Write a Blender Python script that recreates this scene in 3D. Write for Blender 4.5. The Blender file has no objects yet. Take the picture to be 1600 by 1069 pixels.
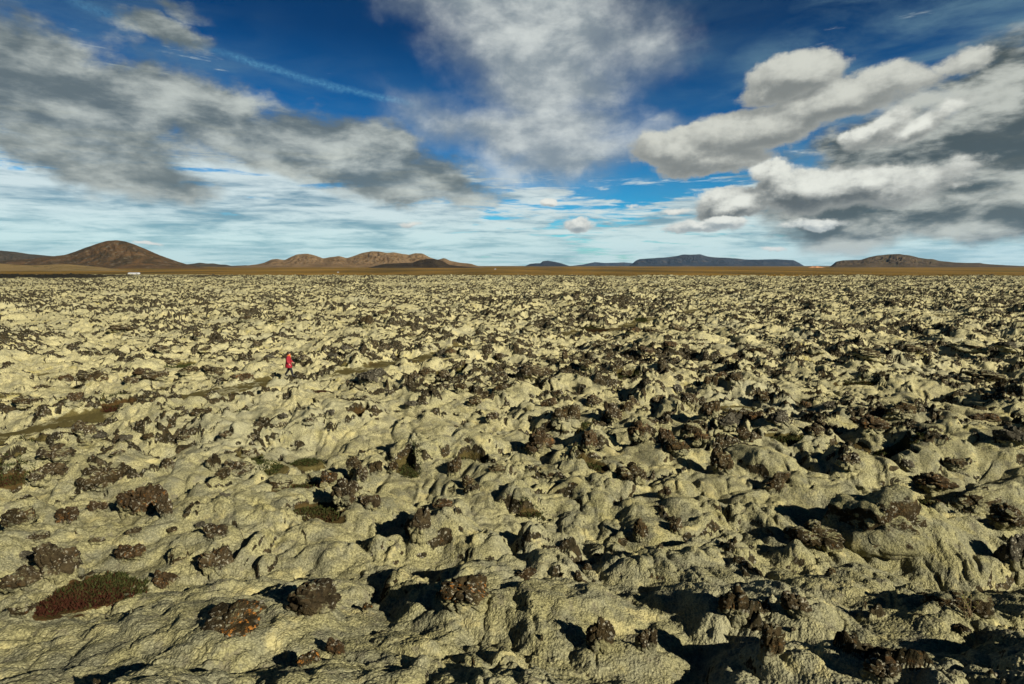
import bpy, bmesh, math, random
import numpy as np
from concurrent.futures import ThreadPoolExecutor
from mathutils import Vector, Matrix, noise as mnoise

R = math.radians
scene = bpy.context.scene
COL = scene.collection

# ------------------------------------------------------------------ camera
F = 889.0 / 1600.0                      # focal length / image width
PITCH = math.atan(119.0 / 889.0)
CAM = (0.0, 0.0, 7.6)
cam_d = bpy.data.cameras.new('camera')
cam_d.sensor_width = 36.0
cam_d.lens = 36.0 * F
cam_d.clip_start = 0.1
cam_d.clip_end = 100000.0
cam = bpy.data.objects.new('camera', cam_d)
COL.objects.link(cam)
cam.location = CAM
cam.rotation_euler = (R(90) - PITCH, 0, 0)
scene.camera = cam
CP, SP = math.cos(PITCH), math.sin(PITCH)


def ray(px, py):
    a = (px - 800.0) / 889.0
    b = (534.5 - py) / 889.0
    return a, CP + b * SP, -SP + b * CP


# ------------------------------------------------------------------ light
SUN_AZ = 133.0        # degrees clockwise from the view direction (+y)
SUN_EL = 27.0
scene.view_settings.view_transform = 'Standard'
scene.view_settings.look = 'None'
EXPO = 1.05
scene.view_settings.exposure = EXPO
scene.view_settings.gamma = 1.0
sd = bpy.data.lights.new('sun', 'SUN')
sd.energy = 5.0
sd.angle = R(0.53)
sd.color = (1.0, 0.93, 0.80)
sun = bpy.data.objects.new('sun', sd)
COL.objects.link(sun)
sv = Vector((math.sin(R(SUN_AZ)) * math.cos(R(SUN_EL)), math.cos(R(SUN_AZ)) * math.cos(R(SUN_EL)), math.sin(R(SUN_EL))))
sun.rotation_euler = sv.to_track_quat('Z', 'Y').to_euler()
sun.location = (30, -30, 60)

scene.cycles.max_bounces = 4
scene.cycles.diffuse_bounces = 2
scene.cycles.glossy_bounces = 2
scene.cycles.volume_bounces = 0
scene.cycles.use_denoising = True


# ------------------------------------------------------------------ node helper
class NT:
    def __init__(s, tree):
        s.t = tree
        s.n = tree.nodes
        s.l = tree.links

    def set(s, sock, v):
        if isinstance(v, bpy.types.NodeSocket):
            s.l.new(v, sock)
        elif isinstance(v, (tuple, list)):
            v = tuple(v)
            if sock.type == 'RGBA' and len(v) == 3:
                v = v + (1.0,)
            sock.default_value = v
        else:
            sock.default_value = v

    def m(s, op, a, b=0.0, c=0.0, clamp=False):
        n = s.n.new('ShaderNodeMath')
        n.operation = op
        n.use_clamp = clamp
        s.set(n.inputs[0], a)
        s.set(n.inputs[1], b)
        s.set(n.inputs[2], c)
        return n.outputs[0]

    def add(s, a, b): return s.m('ADD', a, b)
    def sub(s, a, b): return s.m('SUBTRACT', a, b)
    def mul(s, a, b): return s.m('MULTIPLY', a, b)
    def mx(s, a, b): return s.m('MAXIMUM', a, b)

    def ss(s, v, lo, hi, a=0.0, b=1.0, kind='SMOOTHSTEP'):
        n = s.n.new('ShaderNodeMapRange')
        n.interpolation_type = kind
        s.set(n.inputs['Value'], v)
        s.set(n.inputs['From Min'], lo)
        s.set(n.inputs['From Max'], hi)
        s.set(n.inputs['To Min'], a)
        s.set(n.inputs['To Max'], b)
        return n.outputs[0]

    def mix(s, f, a, b, mode='MIX'):
        n = s.n.new('ShaderNodeMix')
        n.data_type = 'RGBA'
        n.blend_type = mode
        s.set(n.inputs[0], f)
        s.set(n.inputs[6], a)
        s.set(n.inputs[7], b)
        return n.outputs[2]

    def vec(s, x, y, z=0.0):
        n = s.n.new('ShaderNodeCombineXYZ')
        s.set(n.inputs[0], x); s.set(n.inputs[1], y); s.set(n.inputs[2], z)
        return n.outputs[0]

    def vm(s, op, a, b=(0, 0, 0)):
        n = s.n.new('ShaderNodeVectorMath')
        n.operation = op
        s.set(n.inputs[0], a)
        s.set(n.inputs[1], b)
        return n.outputs[0]

    def noise(s, v, scale, detail=4.0, rough=0.5, dist=0.0, col=False):
        n = s.n.new('ShaderNodeTexNoise')
        s.set(n.inputs['Vector'], v)
        s.set(n.inputs['Scale'], scale)
        s.set(n.inputs['Detail'], detail)
        s.set(n.inputs['Roughness'], rough)
        s.set(n.inputs['Distortion'], dist)
        return n.outputs['Color' if col else 'Fac']

    def voro(s, v, scale, feature='F1', out='Distance', rnd=1.0):
        n = s.n.new('ShaderNodeTexVoronoi')
        n.feature = feature
        s.set(n.inputs['Vector'], v)
        s.set(n.inputs['Scale'], scale)
        s.set(n.inputs['Randomness'], rnd)
        return n.outputs[out]

    def blob(s, v, loc, rad, rot=0.0):
        mp = s.n.new('ShaderNodeMapping')
        mp.vector_type = 'TEXTURE'
        s.set(mp.inputs['Vector'], v)
        mp.inputs['Location'].default_value = (loc[0], loc[1], 0)
        mp.inputs['Rotation'].default_value = (0, 0, rot)
        mp.inputs['Scale'].default_value = (rad[0], rad[1], 1)
        g = s.n.new('ShaderNodeTexGradient')
        g.gradient_type = 'SPHERICAL'
        s.l.new(mp.outputs[0], g.inputs[0])
        return g.outputs['Fac']

    def attr(s, name):
        n = s.n.new('ShaderNodeAttribute')
        n.attribute_name = name
        return n.outputs['Fac']


# ------------------------------------------------------------------ sky
world = bpy.data.worlds.new('World')
scene.world = world
world.use_nodes = True
W = NT(world.node_tree)
W.n.clear()
SKYK = 0.1


def sky_px(px, py):
    x, y, z = ray(px, py)
    return math.atan2(x, y), z / math.hypot(x, y)


def build_sky():
    out = W.n.new('ShaderNodeOutputWorld')
    bg = W.n.new('ShaderNodeBackground')
    bg.inputs['Strength'].default_value = SKYK
    W.l.new(bg.outputs[0], out.inputs[0])
    st = W.n.new('ShaderNodeTexSky')
    st.sky_type = 'NISHITA'
    st.sun_disc = False
    st.sun_elevation = R(SUN_EL)
    st.sun_rotation = R(SUN_AZ)
    st.altitude = 50
    st.air_density = 1.0
    st.dust_density = 0.6
    st.ozone_density = 2.5
    tc = W.n.new('ShaderNodeTexCoord')
    d = tc.outputs['Generated']
    sp = W.n.new('ShaderNodeSeparateXYZ')
    W.l.new(d, sp.inputs[0])
    x, y, z = sp.outputs
    az = W.m('ARCTAN2', x, y)
    hyp = W.m('SQRT', W.add(W.mul(x, x), W.mul(y, y)))
    t = W.m('DIVIDE', z, W.mx(hyp, 0.001))
    P = W.vec(az, t)
    tpos = W.mx(t, 0.0)
    # flat cloud layer seen in perspective
    den = W.m('DIVIDE', 1.0, W.add(W.mx(z, 0.0), 0.07))
    Q = W.vec(W.mul(x, den), W.mul(y, den))
    G = 2.0 ** -EXPO

    # clear blue: deep overhead, pale cyan at the horizon
    ramp = W.n.new('ShaderNodeValToRGB')
    W.l.new(W.m('MULTIPLY', tpos, 1.6, clamp=True), ramp.inputs[0])
    e = ramp.color_ramp.elements
    e[0].position = 0.0; e[0].color = (0.62, 1.2, 1.3, 1)
    e[1].position = 1.0; e[1].color = (0.012, 0.085, 0.16, 1)
    for pos, c in ((0.06, (0.34, 0.95, 1.15)), (0.16, (0.07, 0.58, 0.90)), (0.32, (0.010, 0.29, 0.56)), (0.6, (0.004, 0.125, 0.27))):
        q = ramp.color_ramp.elements.new(pos)
        q.color = c + (1,)
    blue = W.mix(1.0, st.outputs[0], ramp.outputs[0], 'MULTIPLY')
    blue = W.vm('MULTIPLY', blue, (1.25 * G,) * 3)

    def k(c, g=1.0):
        return tuple(v * g * G / SKYK for v in c)

    def blobs(Pw, lst):
        acc = None
        for (px, py, rx, ry, rot, w) in lst:
            loc = sky_px(px, py)
            b = W.blob(Pw, loc, (rx / 889.0, ry / 889.0), R(-rot))
            b = W.mul(b, w)
            acc = b if acc is None else W.mx(acc, b)
        return acc

    wn = W.vm('SUBTRACT', W.noise(P, 5.0, 8, 0.60, col=True), (0.5, 0.5, 0.5))
    Pw = W.vm('ADD', P, W.vm('MULTIPLY', wn, (0.26, 0.13, 0.0)))
    wn2 = W.vm('SUBTRACT', W.noise(P, 14.0, 5, 0.6, col=True), (0.5, 0.5, 0.5))

    # 1. cirrus veils
    Qc = W.n.new('ShaderNodeMapping')
    W.l.new(P, Qc.inputs[0])
    Qc.inputs['Rotation'].default_value = (0, 0, R(-33))
    Qc.inputs['Scale'].default_value = (2.4, 8.0, 1)
    ci_n = W.noise(Qc.outputs[0], 2.2, 6, 0.60, 0.4)
    ci_m = blobs(Pw, [(1420, 90, 330, 110, -25, 1.0), (1330, 40, 300, 80, -25, 0.9), (1560, 60, 260, 150, -20, 1.0), (1080, 90, 180, 200, 0, 0.40),
                      (1210, 260, 330, 150, -20, 0.55), (640, 180, 260, 90, 20, 0.3), (250, 60, 420, 130, 20, 0.5), (30, 30, 300, 140, 10, 0.5)])
    ci = W.mul(W.ss(ci_n, 0.30, 0.80), W.ss(ci_m, 0.0, 0.75))
    col = W.mix(W.mul(ci, 0.80), blue, k((0.16, 0.29, 0.36)))
    # contrail across the upper left
    a0 = sky_px(330, 78); a1 = sky_px(650, 165)
    a2 = sky_px(90, -10)

    def trail(col, p0, p1, wdt, strength):
        L = math.hypot(p1[0] - p0[0], p1[1] - p0[1])
        ang = math.atan2(p1[1] - p0[1], p1[0] - p0[0])
        cx, cy = (p0[0] + p1[0]) / 2, (p0[1] + p1[1]) / 2
        mp = W.n.new('ShaderNodeMapping')
        mp.vector_type = 'TEXTURE'
        W.l.new(W.vm('ADD', P, W.vm('MULTIPLY', wn2, (0.012, 0.022, 0))), mp.inputs['Vector'])
        mp.inputs['Location'].default_value = (cx, cy, 0)
        mp.inputs['Rotation'].default_value = (0, 0, ang)
        s3 = W.n.new('ShaderNodeSeparateXYZ')
        W.l.new(mp.outputs[0], s3.inputs[0])
        lx = W.m('ABSOLUTE', s3.outputs[0]); ly = W.m('ABSOLUTE', s3.outputs[1])
        nn = W.noise(W.vec(W.mul(s3.outputs[0], 190.0), W.mul(s3.outputs[1], 190.0)), 1.0, 5, 0.75)
        f = W.mul(W.ss(ly, 0.0, wdt, 1.0, 0.0), W.ss(lx, L * 0.35, L * 0.58, 1.0, 0.0))
        f = W.mul(W.mul(f, W.ss(nn, 0.25, 0.75)), strength)
        return W.mix(f, col, k((0.13, 0.38, 0.58)))
    col = trail(col, a0, a1, 0.0085, 0.60)
    col = trail(col, a2, a0, 0.012, 0.32)

    # 2. horizon layers: thin streaked sheets and mottled high cloud
    nh = W.noise(W.vec(W.mul(W.mul(x, den), 0.8), W.mul(y, den)), 1.5, 6, 0.62, 0.3)
    nh2 = W.noise(W.vec(W.mul(az, 4.0), W.mul(t, 34.0)), 1.9, 6, 0.66, 0.5)
    cov = W.add(0.5, W.add(W.mul(W.sub(nh, 0.5), 0.9), W.mul(W.sub(nh2, 0.5), 0.9)))
    cov = W.add(cov, W.ss(tpos, 0.02, 0.26, 0.17, -0.24))
    side = blobs(Pw, [(80, 330, 700, 210, 8, 0.33), (420, 290, 560, 130, 14, 0.26), (1450, 350, 460, 100, 0, 0.22), (120, 200, 400, 160, 10, 0.25)])
    cov = W.add(cov, side)
    hz = W.ss(cov, 0.48, 0.66)
    shade = W.add(W.mul(W.noise(W.vec(W.mul(az, 3.2), W.mul(t, 22.0), 3.0), 2.2, 5, 0.62, 0.3), 0.65), W.mul(nh, 0.35))
    hcol = W.mix(W.ss(shade, 0.36, 0.57), k((0.20, 0.30, 0.34)), k((0.74, 0.82, 0.78)))
    hcol = W.mix(W.ss(tpos, 0.0, 0.10, 0.30, 0.0), hcol, k((0.62, 0.98, 1.05)))
    col = W.mix(W.mul(hz, 0.86), col, hcol)

    # 3. soft grey banks
    def bank(col, lst, Pq, nscale, stretch, lo, hi, dark, light, nz, shz, op=1.0, slo=0.35, shi=0.65, amt=0.9, lights=None):
        v = W.vm('MULTIPLY', P, stretch)
        n = W.noise(W.vm('ADD', v, (nz, nz * 0.7, 0)), nscale, 7, 0.58, 0.15)
        mask = blobs(Pq, lst)
        dd = W.add(mask, W.mul(W.sub(n, 0.5), amt))
        a = W.mul(W.ss(dd, lo, hi), op)
        n2 = W.noise(W.vm('ADD', v, (nz + 0.010, nz * 0.7 + shz, 0)), nscale, 4, 0.5, 0.15)
        lum = W.add(W.mul(W.sub(n, n2), 2.2), W.add(W.mul(W.sub(W.noise(W.vm('MULTIPLY', v, (1, 1.2, 1)), nscale * 1.5, 8, 0.64, 0.2), 0.5), 1.9), 0.5))
        if lights:
            lum = W.add(lum, blobs(Pq, lights))
        c = W.mix(W.ss(lum, slo, shi), k(dark), k(light))
        return W.mix(a, col, c)

    # the tall pale plume in the middle
    col = bank(col, [(840, 30, 230, 170, 10, 1.0), (850, 120, 170, 130, 0, 1.0), (850, 215, 200, 90, 0, 1.1), (790, 225, 240, 75, 10, 0.95), (880, 250, 270, 60, -8, 0.9),
                     (720, 10, 190, 80, 15, 0.8), (960, 60, 140, 150, 0, 0.6), (1000, 205, 150, 26, -4, 0.5)],
               Pw, 4.0, (1.0, 1.4, 1), 0.12, 0.80, (0.25, 0.30, 0.33), (0.68, 0.72, 0.69), 3.1, 0.04, 0.92, 0.30, 1.05, 0.8,
               lights=[(850, 215, 200, 90, 0, 0.36), (870, 30, 160, 120, 0, 0.14)])
    # upper left bank
    col = bank(col, [(110, 160, 340, 90, 12, 1.0), (330, 195, 340, 72, 17, 1.05), (560, 245, 270, 70, 15, 1.15), (60, 90, 280, 95, 12, 0.85), (300, 68, 110, 32, 8, 0.85),
                     (100, 240, 300, 60, 5, 0.8), (660, 290, 150, 45, 8, 1.0), (300, 14, 90, 26, 8, 0.5)],
               Pw, 7.0, (1.0, 2.0, 1), 0.24, 0.64, (0.130, 0.162, 0.168), (0.56, 0.60, 0.55), 7.7, -0.05, 0.94, 0.14, 1.22, 1.25,
               lights=[(450, 205, 200, 34, 16, 0.32), (600, 255, 160, 26, 12, 0.18), (150, 150, 200, 30, 10, 0.05)])
    # grey mass on the right
    col = bank(col, [(1500, 265, 330, 100, -12, 1.1), (1600, 200, 260, 130, 0, 1.0), (1380, 300, 240, 55, -6, 1.0), (1560, 320, 260, 60, 0, 1.0), (1330, 240, 160, 60, -18, 0.8)],
               Pw, 6.5, (1.0, 2.2, 1), 0.22, 0.56, (0.070, 0.088, 0.086), (0.54, 0.56, 0.50), 1.3, -0.05, 0.96, 0.28, 1.02, 1.25,
               lights=[(1500, 175, 130, 40, -14, 0.42), (1440, 265, 130, 20, 0, 0.14), (1400, 325, 200, 22, 0, 0.16)])

    # 5. cumulus heaps with lit tops
    def cumulus(col, lst, nscale, nz, lo=0.24, hi=0.44, dark=(0.17, 0.19, 0.19), light=(0.56, 0.57, 0.51), amt=1.0, lift=0.020, op=1.0, wa=1.0):
        def dens(off):
            Po = W.vm('ADD', P, (off[0], off[1], 0))
            w = W.vm('SUBTRACT', W.noise(Po, nscale * 0.9, 7, 0.66, col=True), (0.5, 0.5, 0.5))
            Pq = W.vm('ADD', Po, W.vm('MULTIPLY', w, (0.10 * wa, 0.065 * wa, 0.0)))
            m_ = blobs(Pq, lst)
            n = W.noise(W.vm('ADD', W.vm('MULTIPLY', Po, (1, 1.6, 1)), (nz, 0, nz)), nscale, 6, 0.58)
            return W.add(m_, W.mul(W.sub(n, 0.5), amt))
        d0 = dens((0, 0))
        d1 = dens((lift * 0.5, lift))
        a = W.mul(W.ss(d0, lo, hi), op)
        lum = W.add(W.sub(d0, d1), W.mul(W.sub(W.noise(W.vm('MULTIPLY', P, (1, 1.7, 1)), nscale * 2.6, 6, 0.62), 0.5), 0.75))
        c = W.mix(W.ss(lum, -0.24, 0.50), k(dark), k(light))
        c = W.mix(W.ss(d0, lo, hi + 0.2, 0.45, 0.0), c, k(light, 0.85))
        return W.mix(a, col, c)

    col = cumulus(col, [(1235, 125, 95, 46, -12, 1.0), (1190, 150, 65, 30, -10, 0.8), (1300, 165, 190, 42, -18, 1.0), (1180, 205, 180, 50, -10, 1.05), (1080, 235, 130, 46, 5, 1.1),
                        (1110, 252, 120, 32, 0, 1.0), (1400, 130, 110, 30, -15, 0.7), (1510, 85, 60, 28, 0, 0.75), (1060, 262, 70, 22, 0, 0.7)], 8.0, 2.0,
                  dark=(0.22, 0.235, 0.225), light=(0.64, 0.65, 0.58))
    col = cumulus(col, [(1150, 318, 100, 34, -4, 1.05), (1260, 298, 130, 46, 0, 0.95), (1210, 272, 60, 30, 0, 0.8), (1340, 297, 140, 46, 0, 0.85), (1450, 275, 150, 36, -8, 0.5),
                        (1440, 190, 100, 26, -20, 0.6), (1370, 195, 80, 25, -35, 0.6)], 9.0, 5.0, light=(0.82, 0.83, 0.75), dark=(0.11, 0.125, 0.125))
    col = cumulus(col, [(904, 351, 34, 17, 0, 1.0), (857, 315, 19, 11, 0, 0.95), (1095, 353, 90, 15, -2, 0.8), (1130, 346, 60, 14, 0, 0.8), (1060, 330, 50, 11, 0, 0.6), (1000, 322, 50, 10, 0, 0.5), (1275, 350, 70, 14, 0, 0.7), (1210, 388, 40, 7, 0, 0.5),
                        (230, 381, 40, 6, 0, 0.5), (165, 380, 40, 5, 0, 0.4), (640, 350, 60, 10, 0, 0.4)], 20.0, 8.0, light=(0.85, 0.86, 0.79), dark=(0.30, 0.35, 0.36), amt=0.8, lift=0.008, wa=0.35)
    W.l.new(col, bg.inputs['Color'])


build_sky()
world.cycles.sampling_method = 'MANUAL'
world.cycles.sample_map_resolution = 512


# ------------------------------------------------------------------ numpy noise
rng = np.random.RandomState(7)
PERM = rng.permutation(4096).astype(np.int32)
GR = rng.rand(4096).astype(np.float32) * 2 * np.pi
GX, GY = np.cos(GR).astype(np.float32), np.sin(GR).astype(np.float32)
RV1 = rng.rand(4096).astype(np.float32)
RV2 = rng.rand(4096).astype(np.float32)
RV3 = rng.rand(4096).astype(np.float32)


def hsh(i, j, seed):
    return PERM[(PERM[(i + seed * 131) & 4095] + j) & 4095]


def perlin(x, y, seed=0):
    xi = np.floor(x).astype(np.int32); yi = np.floor(y).astype(np.int32)
    xf = (x - xi).astype(np.float32); yf = (y - yi).astype(np.float32)
    u = xf * xf * xf * (xf * (xf * 6 - 15) + 10)
    v = yf * yf * yf * (yf * (yf * 6 - 15) + 10)

    def g(di, dj):
        h = hsh(xi + di, yi + dj, seed)
        return GX[h] * (xf - di) + GY[h] * (yf - dj)
    a = g(0, 0); b = g(1, 0); c = g(0, 1); d = g(1, 1)
    ab = a + u * (b - a); cd = c + u * (d - c)
    return (ab + v * (cd - ab)) * 1.5


def fbm(x, y, o, seed=0, gain=0.5, lac=2.03):
    s = 0.0; a = 1.0
    for k in range(o):
        s = s + a * perlin(x, y, seed + k * 3)
        x = x * lac + 11.3; y = y * lac - 7.1; a *= gain
    return s


def worley(x, y, seed=0):
    """F1, F2 and the random value of the nearest cell"""
    xi = np.floor(x).astype(np.int32); yi = np.floor(y).astype(np.int32)
    xf = (x - xi).astype(np.float32); yf = (y - yi).astype(np.float32)
    f1 = np.full(x.shape, 9.0, np.float32); f2 = f1.copy(); idv = np.zeros(x.shape, np.float32)
    for di in (-1, 0, 1):
        for dj in (-1, 0, 1):
            h = hsh(xi + di, yi + dj, seed)
            dx = di + RV1[h] - xf; dy = dj + RV2[h] - yf
            d = dx * dx + dy * dy
            c = d < f1
            f2 = np.where(c, f1, np.minimum(f2, d))
            idv = np.where(c, RV3[h], idv)
            f1 = np.where(c, d, f1)
    return np.sqrt(f1), np.sqrt(f2), idv


def domes(x, y, seed, rmin=0.35, rmax=0.75, asym=1.5):
    """rounded lumps that are steeper on their left / far side, one or none per cell; returns height 0..1 (of radius)"""
    xi = np.floor(x).astype(np.int32); yi = np.floor(y).astype(np.int32)
    xf = (x - xi).astype(np.float32); yf = (y - yi).astype(np.float32)
    out = np.zeros(x.shape, np.float32)
    for di in (-1, 0, 1):
        for dj in (-1, 0, 1):
            h = hsh(xi + di, yi + dj, seed)
            dx = xf - di - RV1[h]; dy = yf - dj - RV2[h]
            r = rmin + (rmax - rmin) * RV3[h]
            h2 = PERM[h]
            dx2 = np.where(dx < 0, dx * asym, dx * 0.8)
            st = 0.75 + 0.6 * RV1[h2]
            q = 1.0 - ((dx2 * st) ** 2 + (dy / st) ** 2) / (r * r)
            out = np.maximum(out, np.where(q > 0, np.power(np.clip(q, 0, 1), 1.15) * 1.12 * r * (0.35 + 0.65 * RV2[h2]), 0))
    return out


def sstep(a, b, v):
    t = np.clip((v - a) / (b - a), 0, 1)
    return t * t * (3 - 2 * t)


def seg_dist(x, y, pts):
    """distance to a polyline"""
    d = np.full(x.shape, 1e9, np.float32)
    for (x0, y0), (x1, y1) in zip(pts[:-1], pts[1:]):
        vx, vy = x1 - x0, y1 - y0
        L = vx * vx + vy * vy
        t = np.clip(((x - x0) * vx + (y - y0) * vy) / L, 0, 1)
        d = np.minimum(d, np.hypot(x - x0 - t * vx, y - y0 - t * vy))
    return d


# ------------------------------------------------------------------ the lava field
def macro(x, y):
    """broad lie of the land: the rise under the photographer, then the plain"""
    x = np.asarray(x, np.float32); y = np.asarray(y, np.float32)
    near = 2.3 * (1 - sstep(2.2, 14.5, y + 0.10 * x * (x > 0) + 0.25 * perlin(x / 3.0, y * 0 + 0.3, 77) * 2))
    trough = -0.15 * np.exp(-((y - 10.8 - 0.25 * x) / 1.5) ** 2) * sstep(-1.0, 3.0, x)
    fade = sstep(10, 26, y)
    und = 0.75 * perlin(x / 31.0, y / 24.0, 5) + 0.38 * perlin(x / 12.0, y / 9.0, 6)
    far = 1.0 - 0.75 * sstep(300, 520, y)
    return near + trough + und * (0.35 + 0.65 * fade) * far


def ground_at(px, py, fn=None):
    """where the line of sight through a pixel of the photograph meets the ground"""
    fn = fn or macro
    a, b, c = ray(px, py)
    ts = 3.0 * np.power(1.012, np.arange(0, 460))
    X = a * ts; Y = b * ts; Z = CAM[2] + c * ts
    g = fn(X.astype(np.float32), Y.astype(np.float32))
    k = np.nonzero(Z < g)[0]
    if len(k) == 0:
        k = [len(ts) - 1]
    i = k[0]
    if i > 0:
        d0 = Z[i - 1] - g[i - 1]; d1 = g[i] - Z[i]
        f = d0 / max(d0 + d1, 1e-6)
        t = ts[i - 1] + f * (ts[i] - ts[i - 1])
    else:
        t = ts[0]
    return a * t, b * t, t


# individual mounds read off the photograph: foot px, py, width, height in photo pixels, lean
MOUNDS = [
    (628, 965, 130, 62), (745, 905, 120, 60), (668, 880, 150, 75), (850, 900, 150, 60), (850, 960, 190, 75), (985, 965, 170, 75), (1075, 915, 150, 55),
    (1165, 940, 130, 60), (1250, 930, 140, 50), (1400, 905, 240, 108), (1500, 890, 130, 60), (1540, 930, 90, 55), (1440, 975, 190, 50), (1340, 930, 150, 35),
    (1180, 850, 190, 45), (1260, 800, 170, 50), (1330, 770, 160, 45), (1420, 755, 150, 35), (1480, 790, 130, 40), (1520, 720, 150, 35), (1550, 800, 120, 40),
    (1180, 770, 140, 55), (1130, 740, 120, 50), (1050, 800, 120, 45), (960, 800, 150, 55), (890, 760, 130, 45), (930, 730, 110, 45), (1010, 860, 110, 42), (1070, 855, 90, 35),
    (820, 820, 140, 55), (760, 800, 110, 40), (700, 840, 120, 45), (650, 750, 160, 60), (730, 745, 120, 60), (580, 770, 90, 40), (600, 880, 120, 45), (560, 830, 140, 45),
    (480, 870, 110, 45), (433, 912, 42, 38), (400, 900, 80, 50), (520, 900, 120, 40), (300, 900, 160, 50), (238, 990, 150, 66), (120, 880, 200, 50), (60, 870, 160, 45),
    (250, 860, 130, 40), (380, 850, 130, 40), (450, 820, 120, 35), (350, 800, 150, 35), (230, 790, 130, 30), (480, 970, 170, 50), (330, 960, 200, 40),
    (60, 1000, 260, 40), (340, 1030, 260, 45), (620, 1050, 200, 50), (580, 1010, 120, 40), (730, 1020, 170, 60), (830, 1010, 150, 32), (960, 1065, 190, 60), (1060, 1030, 210, 40),
    (1140, 1030, 120, 45), (1240, 1060, 190, 55), (1420, 1060, 260, 55), (1560, 1069, 190, 45), (1010, 1000, 110, 40), (160, 1050, 260, 40), (480, 1060, 150, 50), (770, 1069, 160, 45),
    (1290, 690, 130, 30), (1430, 680, 150, 35), (1480, 670, 110, 28), (1350, 720, 120, 28), (1200, 700, 120, 30), (540, 680, 120, 40), (860, 690, 90, 35), (1000, 700, 80, 35), (300, 740, 120, 35),
    (120, 720, 130, 25), (420, 700, 110, 30), (180, 660, 120, 22), (470, 640, 110, 22), (900, 610, 170, 26), (1250, 600, 150, 22), (1330, 590, 110, 20), (1400, 620, 140, 24), (1150, 620, 130, 28),
]
MW = []
for (px, py, w, h) in MOUNDS:
    X, Y, D = ground_at(px, py - h * 0.35)
    r = 0.5 * w * D / 889.0
    MW.append((X, Y, r, r * 0.95, h * D / 889.0 * (0.72 if D > 20 else 0.58) * (0.68 if py > 985 else 1.0), (hash((px * 7, py * 13)) % 100) / 100.0))

# brown tracks worn through the moss
PATHS = [[(0, 688), (110, 660), (200, 644), (280, 628), (350, 609), (400, 601)],
         [(540, 583), (580, 577), (640, 563), (700, 548), (745, 540)],
         [(885, 521), (940, 517), (1000, 503), (1060, 492), (1120, 480)]]
PATHW = [[tuple(ground_at(px, py, lambda a_, b_: macro(a_, b_) + 0.48)[:2]) for px, py in p] for p in PATHS]
PATHW[0].insert(0, (PATHW[0][0][0] * 1.5 - 3, PATHW[0][0][1] * 0.86))
# hollows with brown and red heath: px, py, half width, half height in photo px, redness
HEATH = [(140, 930, 62, 34, 0.9), (500, 806, 42, 12, 0.6), (470, 768, 28, 12, 0.6), (642, 737, 18, 12, 0.3), (925, 672, 16, 16, 0.1), (420, 735, 18, 12, 0.25), (362, 658, 24, 10, 0.4),
         (168, 631, 30, 5, 0.3), (185, 640, 28, 5, 1.0), (558, 657, 14, 5, 1.0), (505, 614, 12, 4, 1.0), (730, 730, 22, 8, 0.4), (1240, 690, 40, 6, 0.2), (1320, 705, 30, 8, 0.5),
         (1400, 712, 40, 7, 0.3), (1340, 600, 30, 4, 0.6), (10, 752, 34, 12, 0.7), (925, 515, 26, 4, 0.7), (980, 590, 20, 5, 0.3), (535, 576, 12, 3, 0.1), (1000, 500, 10, 3, 0.3), (723, 585, 12, 5, 0.1),
         (920, 735, 24, 8, 0.5), (830, 805, 22, 6, 0.5), (1450, 790, 30, 9, 0.5), (10, 735, 20, 8, 0.2), (60, 700, 60, 8, 0.3), (390, 725, 24, 9, 0.2), (480, 720, 26, 8, 0.2), (290, 575, 26, 5, 0.1)]
HW = []
for (px, py, w, h, red) in HEATH:
    lift = lambda a_, b_: macro(a_, b_) + 0.42
    X, Y, D = ground_at(px, py, lift)
    Y0 = ground_at(px, py + h, lift)[1]; Y1 = ground_at(px, py - h, lift)[1]
    HW.append((X, Y, w * D / 889.0, max(0.5 * (Y1 - Y0), w * D / 889.0 * 0.4), red))


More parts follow.
